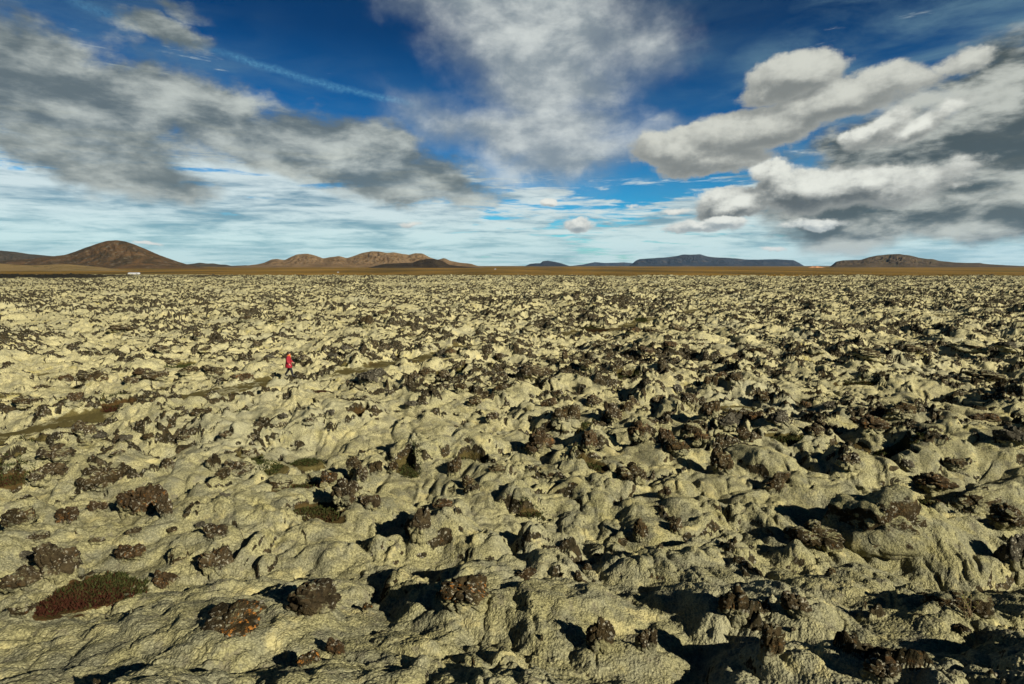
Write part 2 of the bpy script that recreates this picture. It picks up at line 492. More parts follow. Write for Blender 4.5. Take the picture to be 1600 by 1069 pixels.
def field(x, y, sp=None, full=False):
    """height of the lava field; with full=True also the rock, heath and tone masks"""
    x = np.asarray(x, np.float32); y = np.asarray(y, np.float32)
    shape = x.shape
    dist = np.maximum(y, 1.0)
    base = macro(x, y)
    nearf = 1 - sstep(9.0, 20.0, y)                      # broader calmer forms close by
    # warp
    wx = x + 0.55 * perlin(x / 2.3, y / 2.3, 21) + 0.16 * perlin(x / 0.7, y / 0.7, 22)
    wy = y + 0.55 * perlin(x / 2.3 + 9, y / 2.3, 23) + 0.16 * perlin(x / 0.7 + 5, y / 0.7, 24)
    big = domes(wx / 4.6, wy / 4.0, 31, 0.35, 0.85, 1.3) * 4.6 * 0.24
    mid = domes(wx / 2.1, wy / 1.9, 32, 0.35, 0.80, 1.4) * 2.1 * 0.42
    sml = domes(wx / 0.95, wy / 0.9, 33, 0.30, 0.75, 1.4) * 0.95 * 0.42
    clus = 0.55 * perlin(x / 46.0, y / 34.0, 43) + perlin(x / 13.0, y / 10.0, 41) + 0.6 * perlin(x / 5.0, y / 4.5, 42)
    z = base + big + mid * (0.55 + 0.55 * np.clip(0.5 + clus, 0, 1)) * (1 - 0.40 * nearf) + sml * (0.55 + 0.5 * np.clip(0.4 + clus, 0, 1)) * (1 - 0.55 * nearf)
    # placed mounds
    hand = np.zeros(shape, np.float32)
    for (mx, my, rx, ry, hh, s) in MW:
        sel = (np.abs(wx - mx) < rx * 1.7) & (np.abs(wy - my) < ry * 1.7)
        if not sel.any():
            continue
        dx = (wx[sel] - mx) / rx; dy = (wy[sel] - my) / ry
        ang = (0.50 if mx > 0.3 else -0.1) + 0.5 * (s - 0.5)
        dxr = dx * math.cos(ang) - dy * math.sin(ang); dyr = dx * math.sin(ang) + dy * math.cos(ang)
        dxr = np.where(dxr < -0.15, (dxr + 0.15) * 1.65 - 0.15, dxr * 0.85)
        dyr = dyr * (1.25 if mx > 0.3 else 1.0)
        q = np.clip(1 - dxr ** 2 - dyr ** 2, 0, 1)
        v = hh * 1.05 * np.power(q, 1.05)
        hand[sel] = np.maximum(hand[sel], v)
    z = np.where(hand > 0, np.maximum(z, base + 0.45 * (z - base) + hand), z)
    # packed cushions with soft creases between them
    pm = y < 110
    if pm.any():
        xx, yy = wx[pm], wy[pm]
        f1, f2, iv = worley(xx / 1.25, yy / 1.15, 62)
        e1 = 1 - np.clip((f2 - f1) / 0.55, 0, 1)
        g1, g2, ig = worley(xx / 0.52 + 3.3, yy / 0.50, 63)
        e2 = 1 - np.clip((g2 - g1) / 0.6, 0, 1)
        wgt = 0.35 + 0.65 * sstep(-0.35, 0.25, perlin(x[pm] / 4.0, y[pm] / 3.5, 64))
        fd = 1 - sstep(70, 110, y[pm])
        z[pm] += fd * wgt * 0.75 * (0.13 * (1 - e1 ** 2.2) + 0.15 * (iv - 0.5) * (1 - e1) - 0.05 + (0.075 * (1 - e2 ** 2.2) + 0.04 * (ig - 0.5) * (1 - e2)))
    # soft folds running down the mounds
    z = z + (0.06 - 0.03 * nearf) * (np.abs(perlin(wx / 1.1, wy / 1.5, 51)) * 2 - 0.5) * np.clip((z - base) * 1.6, 0, 1) * (1 - sstep(30, 80, y))
    lump = domes(wx / 0.48, wy / 0.46, 55, 0.3, 0.95, 1.2) * 0.48 * 0.50
    z = z + lump * (1 - 0.25 * nearf) * (0.45 + 0.55 * sstep(-0.3, 0.5, perlin(x / 2.2, y / 2.2, 56)))
    z = z + (0.045 - 0.020 * nearf) * perlin(wx / 0.36, wy / 0.36, 52) * (1 - sstep(25, 60, y))
    m = y < 22
    if m.any():
        f = 1 - sstep(12, 22, y[m])
        xx, yy = x[m], y[m]
        z[m] += f * (0.010 * perlin(xx / 0.19, yy / 0.19, 57) + domes(xx / 0.24, yy / 0.22, 58, 0.3, 0.95, 1.1) * 0.24 * 0.26 * sstep(-0.25, 0.25, perlin(xx / 1.3, yy / 1.3, 59)) + domes(xx / 0.075, yy / 0.075, 53, 0.3, 0.95, 1.0) * 0.075 * 0.25 + 0.012 * perlin(xx / 0.042, yy / 0.042, 54))
    # exposed lava: breaks through on tops and steep flanks, in loose clusters
    rn = fbm(wx / 1.25, wy / 1.0, 4, 61, 0.62)
    top = sstep(0.15, 0.75, z - base)
    drive = 0.9 * rn + 0.42 * clus + 0.30 * top - 0.47 - 0.68 * (1 - sstep(9.0, 30.0, y)) - 0.02 * (1 - sstep(30.0, 60.0, y))
    farx = sstep(60, 200, y)
    rock = sstep(-0.04, 0.12 + 0.1 * farx, drive + 0.08 * farx)
    near_rock = (y < 130) & (rock > 0)
    cr = np.zeros(shape, np.float32)
    if near_rock.any():
        xx, yy = x[near_rock], y[near_rock]
        xw = xx + 0.12 * perlin(xx / 0.35, yy / 0.35, 71); yw = yy + 0.12 * perlin(xx / 0.35 + 7, yy / 0.35, 72)
        block = domes(xw / 0.62, yw / 0.55, 73, 0.4, 0.9, 1.5) * 0.62 * 0.55 + domes(xw / 0.27, yw / 0.25, 74, 0.4, 0.9, 1.3) * 0.27 * 0.75
        fine = 0.07 * (0.5 - np.abs(perlin(xx / 0.19, yy / 0.17, 75))) + 0.022 * perlin(xx / 0.065, yy / 0.065, 76)
        cr[near_rock] = (block * 0.85 + fine - 0.02)
    farm = (y >= 60)
    if farm.any():
        xx, yy = x[farm], y[farm]
        cr[farm] += sstep(60, 130, yy) * (0.05 + 0.40 * np.abs(perlin(xx / 0.8, yy / 0.8, 78)))
    z = z + rock * cr
    # cracks and small pits where the cushions part
    cm = sstep(0.02, 0.30, perlin(x / 2.7, y / 2.3, 44))
    ck = (1 - sstep(0.015, 0.075, np.abs(perlin(wx / 1.5, wy / 1.2, 45)))) * cm
    pit = sstep(0.50, 0.62, perlin(wx / 0.55, wy / 0.5, 46)) * sstep(-0.1, 0.3, perlin(x / 3.1, y / 3.1, 47))
    ck = np.maximum(ck, pit)
    ck = ck * (0.25 + 0.75 * sstep(11, 26, y))
    z = z - ck * 0.16
    rock = np.maximum(rock, ck * 0.85)
    # tracks and heath hollows
    pd = np.full(shape, 99.0, np.float32)
    for k, p in enumerate(PATHW):
        d = seg_dist(x + 0.5 * perlin(x / 1.7, y / 1.7, 81) + 0.35 * perlin(x / 0.5, y / 0.5, 83), y + 0.7 * perlin(x / 2.2, y / 2.2, 82), p)
        pd = np.minimum(pd, d / (1.45 if k == 0 else 1.15 if k == 1 else 1.4))
    pth = 1 - sstep(0.55, 1.15, pd)
    z = z * (1 - 0.9 * pth) + (base + 0.48) * 0.9 * pth
    rock = rock * (1 - pth)
    he = np.zeros(shape, np.float32); red = np.zeros(shape, np.float32)
    for (hx, hy, rx, ry, rd) in HW:
        sel = (np.abs(x - hx) < rx * 1.5) & (np.abs(y - hy) < ry * 1.5)
        if sel.any():
            d = np.hypot((wx[sel] - hx) / rx, (wy[sel] - hy) / ry)
            d = d + 0.40 * perlin(x[sel] / 0.45, y[sel] / 0.45, 96)
            v = 1 - sstep(0.75, 1.1, d)
            red[sel] = np.where(v > he[sel], rd, red[sel])
            he[sel] = np.maximum(he[sel], v)
    z = z * (1 - 0.85 * he) + (base + 0.42) * 0.85 * he
    rock = rock * (1 - he)
    if not full:
        return z
    # natural low spots with brown-green growth in the mid field
    low = sstep(0.22, 0.40, perlin(wx / 3.3, wy / 2.6, 91) + 0.3 * perlin(wx / 1.1, wy / 1.1, 92)) * (1 - sstep(0.12, 0.35, z - base)) * sstep(18, 30, y)
    pn_ = sstep(-0.35, 0.25, perlin(x / 1.9, y / 1.3, 94) + 0.6 * perlin(x / 0.5, y / 0.4, 95))
    heath = np.maximum(np.maximum(he, pth * (0.50 + 0.32 * pn_)), low * 0.7 * (1 - rock))
    red = np.where(he > 0, red, 0.20 + 0.5 * perlin(x / 2.5, y / 2.5, 93))
    crev = -(z - base)
    return z, rock, heath, np.clip(red, 0, 1), np.clip(z - base, 0, 1)


# ------------------------------------------------------------------ materials
def mat(name):
    m = bpy.data.materials.new(name)
    m.use_nodes = True
    t = NT(m.node_tree)
    bsdf = t.n.get('Principled BSDF')
    return m, t, bsdf


def lichen_rock_color(T, pos, bump_s=1.0, orange=0.0, white=0.5, base=(0.016, 0.014, 0.007), base2=(0.048, 0.038, 0.019)):
    n = T.noise(pos, 3.0, 8, 0.65)
    c = T.mix(T.ss(n, 0.35, 0.7), base, base2)
    pores = T.voro(pos, 26.0)
    c = T.mix(T.ss(pores, 0.0, 0.35, 0.5, 0.0), c, (0.012, 0.010, 0.008))
    sp = T.mul(T.ss(T.noise(pos, 13.0, 4, 0.65), 0.56, 0.63), T.ss(T.noise(pos, 2.2, 3, 0.5), 0.38, 0.54))
    c = T.mix(T.mul(sp, white), c, (0.30, 0.28, 0.20))
    if orange:
        so = T.mul(T.ss(T.noise(T.vm('ADD', pos, (3.3, 7, 1)), 13.0, 5, 0.65), 0.55, 0.61), T.ss(T.noise(T.vm('ADD', pos, (1, 2, 8)), 1.9, 2, 0.5), 0.47, 0.58))
        c = T.mix(T.mul(so, orange), c, (0.30, 0.125, 0.025))
    return c


def moss_color(T, pos):
    geo_noise = T.noise(pos, 0.35, 4, 0.55)
    n1 = T.noise(pos, 1.7, 5, 0.55)
    c = T.mix(T.ss(geo_noise, 0.35, 0.65), (0.440, 0.392, 0.200), (0.360, 0.328, 0.172))
    c = T.mix(T.ss(n1, 0.50, 0.72), c, (0.235, 0.218, 0.138))        # greyer, drier cushions
    c = T.mix(T.ss(T.noise(pos, 0.9, 3, 0.5), 0.60, 0.75), c, (0.37, 0.315, 0.110))   # yellow-green
    g = T.noise(pos, 17.0, 4, 0.85)
    # near moss is greyer green, with tuft shade and lens falloff painted in
    sp_ = T.n.new('ShaderNodeSeparateXYZ')
    T.l.new(pos, sp_.inputs[0])
    near_shade = T.ss(T.add(sp_.outputs[1], T.mul(T.sub(T.noise(pos, 0.25, 3, 0.5), 0.5), 14.0)), 7.0, 46.0, 0.85, 0.0)
    c = T.mix(near_shade, c, T.mix(T.ss(n1, 0.40, 0.62), (0.185, 0.172, 0.078), (0.135, 0.133, 0.080)))
    c = T.mix(T.ss(g, 0.50, 0.66, 0.0, 0.70), c, (0.050, 0.046, 0.024))
    c = T.mix(T.ss(g, 0.34, 0.47, 0.45, 0.0), c, (0.42, 0.385, 0.22))
    tf = T.voro(T.vm('ADD', pos, T.vm('MULTIPLY', T.noise(pos, 12.0, 2, 0.5, col=True), (0.09, 0.09, 0.09))), 24.0)
    c = T.mix(T.ss(tf, 0.30, 0.85, 0.0, 0.55), c, (0.040, 0.038, 0.020))
    c = T.mix(T.ss(T.noise(pos, 0.11, 4, 0.6), 0.50, 0.68, 0.0, 0.6), c, (0.250, 0.240, 0.155))
    c = T.mix(T.ss(T.noise(T.vm('ADD', pos, (4, 4, 4)), 2.0, 6, 0.68), 0.54, 0.66, 0.0, 0.5), c, (0.120, 0.118, 0.080))
    c = T.mix(T.ss(T.noise(T.vm('ADD', pos, (9, 1, 4)), 1.2, 6, 0.65), 0.56, 0.68, 0.0, 0.55), c, (0.40, 0.345, 0.15))
    b = T.mul(T.ss(T.noise(pos, 3.1, 4, 0.65), 0.56, 0.68), 0.7)
    c = T.mix(b, c, (0.105, 0.095, 0.062))
    return c


def ground_material():
    m, T, bs = mat('moss_and_lava')
    g = T.n.new('ShaderNodeNewGeometry')
    pos = g.outputs['Position']
    rock = T.attr('rock'); heath = T.attr('heath'); red = T.attr('red')
    nz_sp = T.n.new('ShaderNodeSeparateXYZ')
    T.l.new(g.outputs['Normal'], nz_sp.inputs[0])
    nz = nz_sp.outputs[2]
    psp = T.n.new('ShaderNodeSeparateXYZ')
    T.l.new(pos, psp.inputs[0])
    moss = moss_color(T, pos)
    rc = lichen_rock_color(T, pos, white=0.85, orange=0.10, base=(0.016, 0.014, 0.007), base2=(0.050, 0.039, 0.020))
    hn = T.noise(pos, 18.0, 5, 0.7)
    hc = T.mix(T.ss(red, 0.15, 0.85), (0.080, 0.064, 0.023), (0.050, 0.026, 0.010))
    hc = T.mix(T.ss(hn, 0.40, 0.65, 0.0, 0.75), hc, (0.045, 0.040, 0.012))
    # moss stays off the very steep faces
    steep = T.ss(nz, 0.44, 0.62, 1.0, 0.0)
    brk = T.mul(T.sub(T.noise(pos, 5.0, 5, 0.6), 0.5), 0.9)
    rk = T.ss(T.add(T.mx(rock, T.mul(steep, 0.85)), brk), 0.40, 0.58)
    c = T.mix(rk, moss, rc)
    hk = T.ss(T.add(heath, brk), 0.40, 0.60)
    c = T.mix(hk, c, hc)
    # beyond the lava the plain is brown autumn grass
    yy = psp.outputs[1]; xx = psp.outputs[0]
    edge = T.add(yy, T.mul(T.sub(T.noise(T.vm('MULTIPLY', pos, (0.012, 0.02, 0)), 1.0, 5, 0.6), 0.5), 110.0))
    edge = T.add(edge, T.ss(xx, -330.0, -60.0, -70.0, 0.0))
    edge = T.add(edge, T.ss(xx, -60.0, 160.0, 0.0, 40.0))
    pl = T.ss(edge, 432.0, 446.0)
    c = T.mix(T.attr('bare'), c, (0.016, 0.015, 0.011))
    pn = T.noise(T.vm('MULTIPLY', pos, (0.006, 0.0016, 0)), 1.0, 7, 0.65)
    pc = T.mix(T.ss(pn, 0.35, 0.65), (0.060, 0.042, 0.012), (0.18, 0.105, 0.022))
    pc = T.mix(T.ss(T.noise(T.vm('MULTIPLY', pos, (0.012, 0.004, 0)), 1.0, 5, 0.6), 0.60, 0.7), pc, (0.11, 0.095, 0.03))
    c = T.mix(pl, c, pc)
    T.l.new(c, bs.inputs['Base Color'])
    bs.inputs['Roughness'].default_value = 0.95
    bs.inputs['Specular IOR Level'].default_value = 0.03
    # relief finer than the mesh
    tfh = T.voro(T.vm('ADD', pos, T.vm('MULTIPLY', T.noise(pos, 12.0, 2, 0.5, col=True), (0.09, 0.09, 0.09))), 24.0)
    h1 = T.add(T.mul(T.noise(pos, 30.0, 3, 0.7), 0.020), T.mul(tfh, -0.022))
    h2 = T.mul(T.mul(T.noise(pos, 9.0, 6, 0.7), rk), 0.14)
    h3 = T.mul(T.mul(T.voro(pos, 5.0), rk), 0.10)
    hsum = T.add(T.add(h1, h2), h3)
    bp = T.n.new('ShaderNodeBump')
    bp.inputs['Strength'].default_value = 0.9
    bp.inputs['Distance'].default_value = 1.0
    T.l.new(hsum, bp.inputs['Height'])
    T.l.new(bp.outputs[0], bs.inputs['Normal'])
    return m


def rock_material(name, orange, white, mossy, base=(0.017, 0.013, 0.006), base2=(0.056, 0.040, 0.018)):
    m, T, bs = mat(name)
    g = T.n.new('ShaderNodeNewGeometry')
    pos = g.outputs['Position']
    c = lichen_rock_color(T, pos, orange=orange, white=white, base=base, base2=base2)
    sp = T.n.new('ShaderNodeSeparateXYZ')
    T.l.new(g.outputs['Normal'], sp.inputs[0])
    up = T.add(sp.outputs[2], T.mul(T.sub(T.noise(pos, 3.0, 5, 0.6), 0.5), 1.2))
    mk = T.ss(up, 1.25 - mossy, 1.38 - mossy)
    tc = T.n.new('ShaderNodeTexCoord')
    gs = T.n.new('ShaderNodeSeparateXYZ')
    T.l.new(tc.outputs['Generated'], gs.inputs[0])
    foot = T.ss(T.add(gs.outputs[2], T.mul(T.sub(T.noise(pos, 2.6, 5, 0.65), 0.5), 1.1)), 0.44, 0.54, 1.0, 0.0)
    mk = T.mx(mk, foot)
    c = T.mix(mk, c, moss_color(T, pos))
    T.l.new(c, bs.inputs['Base Color'])
    bs.inputs['Roughness'].default_value = 0.92
    bs.inputs['Specular IOR Level'].default_value = 0.04
    h = T.add(T.mul(T.noise(pos, 7.0, 8, 0.7), 0.14), T.mul(T.voro(pos, 17.0), 0.03))
    bp = T.n.new('ShaderNodeBump')
    bp.inputs['Strength'].default_value = 0.9
    bp.inputs['Distance'].default_value = 1.0
    T.l.new(h, bp.inputs['Height'])
    T.l.new(bp.outputs[0], bs.inputs['Normal'])
    return m


def simple_mat(name, color, rough=0.8, var=0.15, scale=6.0, bump=0.0):
    m, T, bs = mat(name)
    tc = T.n.new('ShaderNodeTexCoord')
    n = T.noise(tc.outputs['Object'], scale, 5, 0.6)
    c2 = tuple(max(0.0, v * (1 - 2 * var)) for v in color)
    T.l.new(T.mix(T.ss(n, 0.3, 0.7), c2, color), bs.inputs['Base Color'])
    bs.inputs['Roughness'].default_value = rough
    bs.inputs['Specular IOR Level'].default_value = 0.3
    return m


# ------------------------------------------------------------------ mesh helpers
def grid_mesh(name, X, Y, Z, material, attrs=None):
    nr, nc = X.shape
    me = bpy.data.meshes.new(name)
    n = nr * nc
    co = np.empty((n, 3), np.float32)
    co[:, 0] = X.ravel(); co[:, 1] = Y.ravel(); co[:, 2] = Z.ravel()
    i = np.arange(nr - 1)[:, None] * nc + np.arange(nc - 1)[None, :]
    q = np.stack([i, i + 1, i + nc + 1, i + nc], -1).reshape(-1, 4).astype(np.int32)
    nf = q.shape[0]
    me.vertices.add(n)
    me.vertices.foreach_set('co', co.ravel())
    me.loops.add(nf * 4)
    me.loops.foreach_set('vertex_index', q.ravel())
    me.polygons.add(nf)
    me.polygons.foreach_set('loop_start', np.arange(0, nf * 4, 4, dtype=np.int32))
    me.polygons.foreach_set('use_smooth', np.ones(nf, bool))
    me.update(calc_edges=True)
    for k, v in (attrs or {}).items():
        a = me.attributes.new(k, 'FLOAT', 'POINT')
        a.data.foreach_set('value', np.ascontiguousarray(v.ravel(), dtype=np.float32))
    me.materials.append(material)
    o = bpy.data.objects.new(name, me)
    COL.objects.link(o)
    return o


# ---- ground sheet
def build_ground():
    ys = [3.0]
    while ys[-1] < 60: ys.append(ys[-1] * 1.0026)
    while ys[-1] < 560: ys.append(ys[-1] * 1.0038)
    while ys[-1] < 60000: ys.append(ys[-1] * 1.035)
    ys = np.array(ys, np.float32)
    u = np.concatenate([np.linspace(-1.9, -1.06, 90, endpoint=False), np.linspace(-1.06, 1.06, 1520), np.linspace(1.06, 1.9, 91)[1:]]).astype(np.float32)
    X = u[None, :] * ys[:, None]
    Y = np.repeat(ys[:, None], len(u), 1)
    chunks = [(i, min(i + 24, len(ys))) for i in range(0, len(ys), 24)]

    def work(c):
        i, j = c
        if ys[i] > 620:
            xx, yy = X[i:j], Y[i:j]
            z = 0 * xx
            return z, z, z, z, z
        return field(X[i:j], Y[i:j], full=True)
    with ThreadPoolExecutor(4) as ex:
        res = list(ex.map(work, chunks))
    Z, rock, heath, red, hgt = [np.concatenate([r[k] for r in res], 0) for k in range(5)]
    # the lava stops some 500 m out; the plain beyond is smooth
    f = 1 - sstep(410, 480, Y)
    Z = Z * f
    # dark bare lava band at the far left
    bandx = 1 - sstep(-0.80, -0.62, X / Y + 0.02 * perlin(X / 20, Y / 20, 3))
    b = bandx * sstep(315, 330, Y) * (1 - sstep(420, 440, Y))
    b2 = (1 - sstep(-0.60, -0.40, X / Y)) * sstep(330, 345, Y) * (1 - sstep(400, 415, Y)) * (perlin(X / 9, Y / 15, 9) > 0.0)
    rock = np.maximum(rock, np.maximum(b, b2 * 0.8)); heath = heath * (1 - b)
    Z = Z + b * (0.5 + 0.4 * perlin(X / 4, Y / 4, 8))
    o = grid_mesh('ground', X, Y, Z, ground_material(), {'rock': rock, 'heath': heath, 'red': red, 'bare': b})
    o['kind'] = 'structure'
    o['label'] = 'moss covered lava field of pale green cushions, brown plain beyond'
    return o


ground = build_ground()
# ground all round, under the sheet, so that nothing is missing behind the camera
gx, gy = np.meshgrid(np.linspace(-60000, 60000, 41), np.linspace(-60000, 60000, 41))
o = grid_mesh('ground_beyond', gx.astype(np.float32), gy.astype(np.float32), (gx * 0 - 3.0).astype(np.float32), simple_mat('brown_plain', (0.09, 0.06, 0.02), scale=0.01))
o['kind'] = 'structure'


# ------------------------------------------------------------------ hills
def hill_material(name, c1, c2, c3, scale, streak=3.0):
    m, T, bs = mat(name)
    tc = T.n.new('ShaderNodeTexCoord')
    p = T.vm('MULTIPLY', tc.outputs['Object'], (scale, scale * 0.8, scale * streak))
    n = T.noise(p, 1.0, 8, 0.62, 0.5)
    n2 = T.noise(T.vm('ADD', p, (5, 3, 1)), 3.1, 6, 0.65)
    c = T.mix(T.ss(n, 0.35, 0.65), c1, c2)
    c = T.mix(T.ss(n2, 0.54, 0.68), c, c3)
    T.l.new(c, bs.inputs['Base Color'])
    bs.inputs['Roughness'].default_value = 1.0
    bs.inputs['Specular IOR Level'].default_value = 0.05
    return m


def hill(name, prof, D, slope, material, label, rough=0.10, seed=1, back=1.2, floor_py=None, kind='structure'):
    """a ridge whose skyline follows prof (photo px) at distance D, falling away in front and behind"""
    pts = np.array(prof, float)
    xs = np.linspace(pts[0, 0], pts[-1, 0], 420)
    py = np.interp(xs, pts[:, 0], pts[:, 1])
    ker = np.ones(5) / 5
    py = np.convolve(np.pad(py, 2, 'edge'), ker, 'valid')
    a = (xs - 800) / 889.0
    b = (534.5 - py) / 889.0
    yy = CP + b * SP; zz = -SP + b * CP
    top = CAM[2] + zz / yy * D
    wx = a / yy * D
    top = np.maximum(top, 0.0)
    hmax = top.max()
    Wf = hmax * slope
    v = np.concatenate([np.linspace(-1, 0, 110), np.linspace(0, 1, 40)[1:]])
    X = np.repeat(wx[None, :], len(v), 0).astype(np.float32)
    V = np.repeat(v[:, None], len(wx), 1).astype(np.float32)
    Yl = np.where(V < 0, V * Wf, V * Wf * back)
    Yl = Yl + (perlin(X / (hmax * 2.5), X * 0 + seed, seed) * Wf * 0.25)
    s = hmax * 0.8
    n = fbm((X + 0.3 * Yl) / s, Yl / (s * 2.2), 6, seed + 5, 0.55)
    n2 = 1 - np.abs(fbm((X + 13) / (s * 0.7), Yl / (s * 2.0), 5, seed + 9, 0.5)) * 1.6
    w = np.abs(V)
    prof_c = np.power(1 - np.clip(w, 0, 1), 1.25)
    bulge = (1 - w) * w * 4
    H = top[None, :] * prof_c
    H = H + bulge * H * rough * (n * 0.9 + (n2 - 0.5) * 1.1) + (1 - w) * hmax * 0.010 * n
    H = np.minimum(H, top[None, :] * 1.05 + 1)
    Z = H - 2.0 * (w > 0.985)
    Yw = D + Yl
    Xw = X * (Yw / D)              # keep the flanks under their own skyline
    o = grid_mesh(name, Xw, Yw, Z.astype(np.float32), material)
    o['kind'] = kind
    o['label'] = label
    return o


M_brown = hill_material('hill_brown', (0.098, 0.062, 0.030), (0.145, 0.096, 0.050), (0.075, 0.058, 0.028), 0.012)
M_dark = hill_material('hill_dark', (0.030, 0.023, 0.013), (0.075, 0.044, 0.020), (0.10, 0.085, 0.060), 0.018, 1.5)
M_tan = hill_material('hill_tan', (0.15, 0.105, 0.045), (0.11, 0.078, 0.032), (0.055, 0.055, 0.018), 0.012)
M_black = hill_material('hill_black', (0.018, 0.013, 0.008), (0.03, 0.022, 0.012), (0.05, 0.036, 0.018), 0.01)
M_grey = hill_material('hill_grey', (0.032, 0.027, 0.017), (0.052, 0.040, 0.025), (0.028, 0.025, 0.015), 0.01)
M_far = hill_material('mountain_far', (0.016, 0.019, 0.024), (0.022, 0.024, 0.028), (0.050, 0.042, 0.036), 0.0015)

hill('distant_hill', [(-200, 396), (-60, 389), (-20, 390.5), (0, 391), (20, 393), (45, 397), (75, 400), (110, 402), (180, 414)], 4200, 4, M_grey, 'dark hill behind the cone at the far left', seed=2)
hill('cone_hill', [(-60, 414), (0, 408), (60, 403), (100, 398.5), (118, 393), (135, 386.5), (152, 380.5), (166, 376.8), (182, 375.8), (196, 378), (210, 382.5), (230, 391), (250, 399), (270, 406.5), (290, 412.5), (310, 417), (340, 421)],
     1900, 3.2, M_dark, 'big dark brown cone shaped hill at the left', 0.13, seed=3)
hill('foothill', [(-160, 409), (-60, 408), (-20, 410.5), (20, 413.5), (50, 415), (80, 413.5), (105, 413), (130, 415), (160, 418), (190, 422), (215, 424.5)], 960, 8, M_tan, 'low tan foothill in front of the cone', 0.1, seed=4)
hill('low_ridge', [(262, 417), (278, 409), (285, 411), (292, 413), (302, 412), (312, 410.5), (325, 412), (332, 411.5), (345, 413.5), (352, 413.5), (362, 415.5), (385, 414.5), (396, 416)], 5200, 5, M_grey, 'low jagged ridge between the cone and the brown hills', seed=6)
hill('brown_hills', [(330, 420), (380, 415.5), (400, 413.5), (412, 411), (424, 405.5), (432, 404.5), (445, 406.5), (455, 401), (465, 397.3), (480, 396.3), (490, 398.5), (505, 404), (518, 402), (530, 400.3), (542, 403.5), (550, 401), (566, 395), (580, 392.3),
                     (592, 393), (604, 395), (616, 394.3), (630, 397), (640, 398), (648, 395.5), (660, 395.8), (672, 402.5), (684, 406), (694, 403), (703, 407.5), (718, 410.5), (735, 412), (748, 416), (760, 418)],
     3200, 5.5, M_brown, 'sunlit brown hills on the horizon left of centre', 0.15, seed=7)
hill('dark_foothill', [(575, 418.5), (600, 412.5), (630, 411), (645, 410.5), (655, 406.5), (668, 404.5), (680, 405), (692, 408), (702, 414), (725, 416.5), (750, 418.5)], 2350, 5, M_black, 'dark foothill in front of the sunlit brown hills', 0.06, seed=8)
hill('small_mountain', [(818, 417), (828, 412.5), (836, 411.5), (844, 411.5), (848, 408.3), (856, 407.2), (866, 409), (878, 411.7), (886, 414.5), (896, 417)], 9000, 3, M_far, 'small dark blue peak near the centre of the horizon', seed=9)
hill('faint_mountain', [(880, 417), (910, 413.5), (920, 411.5), (930, 409.6), (944, 411), (962, 410.6), (975, 410), (995, 412), (1010, 417)], 17000, 3, M_far, 'faint pale mountain left of the table mountain', seed=10)
hill('table_mountain', [(982, 416.5), (988, 412), (993, 407.5), (1000, 404.8), (1040, 402.3), (1058, 400), (1068, 397.6), (1080, 398), (1094, 397.3), (1104, 400.3), (1114, 402), (1150, 403.8), (1165, 405.5), (1185, 406), (1215, 405.2), (1240, 406.6), (1248, 410.5), (1258, 416.5)],
     11500, 4.0, M_far, 'long flat topped blue mountain right of centre', 0.10, seed=11)
hill('grey_hill', [(1296, 417), (1303, 412), (1306, 409), (1318, 406.8), (1330, 406.5), (1345, 406), (1358, 402), (1372, 399), (1388, 397.4), (1404, 396.8), (1420, 398.8), (1436, 402.8), (1450, 405), (1458, 404.8), (1466, 407.5), (1490, 410), (1515, 411), (1530, 410.8), (1545, 413), (1580, 415), (1640, 417)],
     3400, 5, hill_material('hill_moor', (0.040, 0.029, 0.016), (0.066, 0.046, 0.026), (0.050, 0.046, 0.020), 0.01), 'broad grey brown hill at the right', 0.12, seed=12)
hill('gravel_mound', [(1262, 418.5), (1268, 416.5), (1275, 415.8), (1282, 417), (1290, 418.5)], 2200, 4, hill_material('gravel_orange', (0.40, 0.20, 0.09), (0.28, 0.14, 0.06), (0.2, 0.12, 0.06), 0.1), 'tiny orange gravel mound on the plain', 0.1, seed=13)


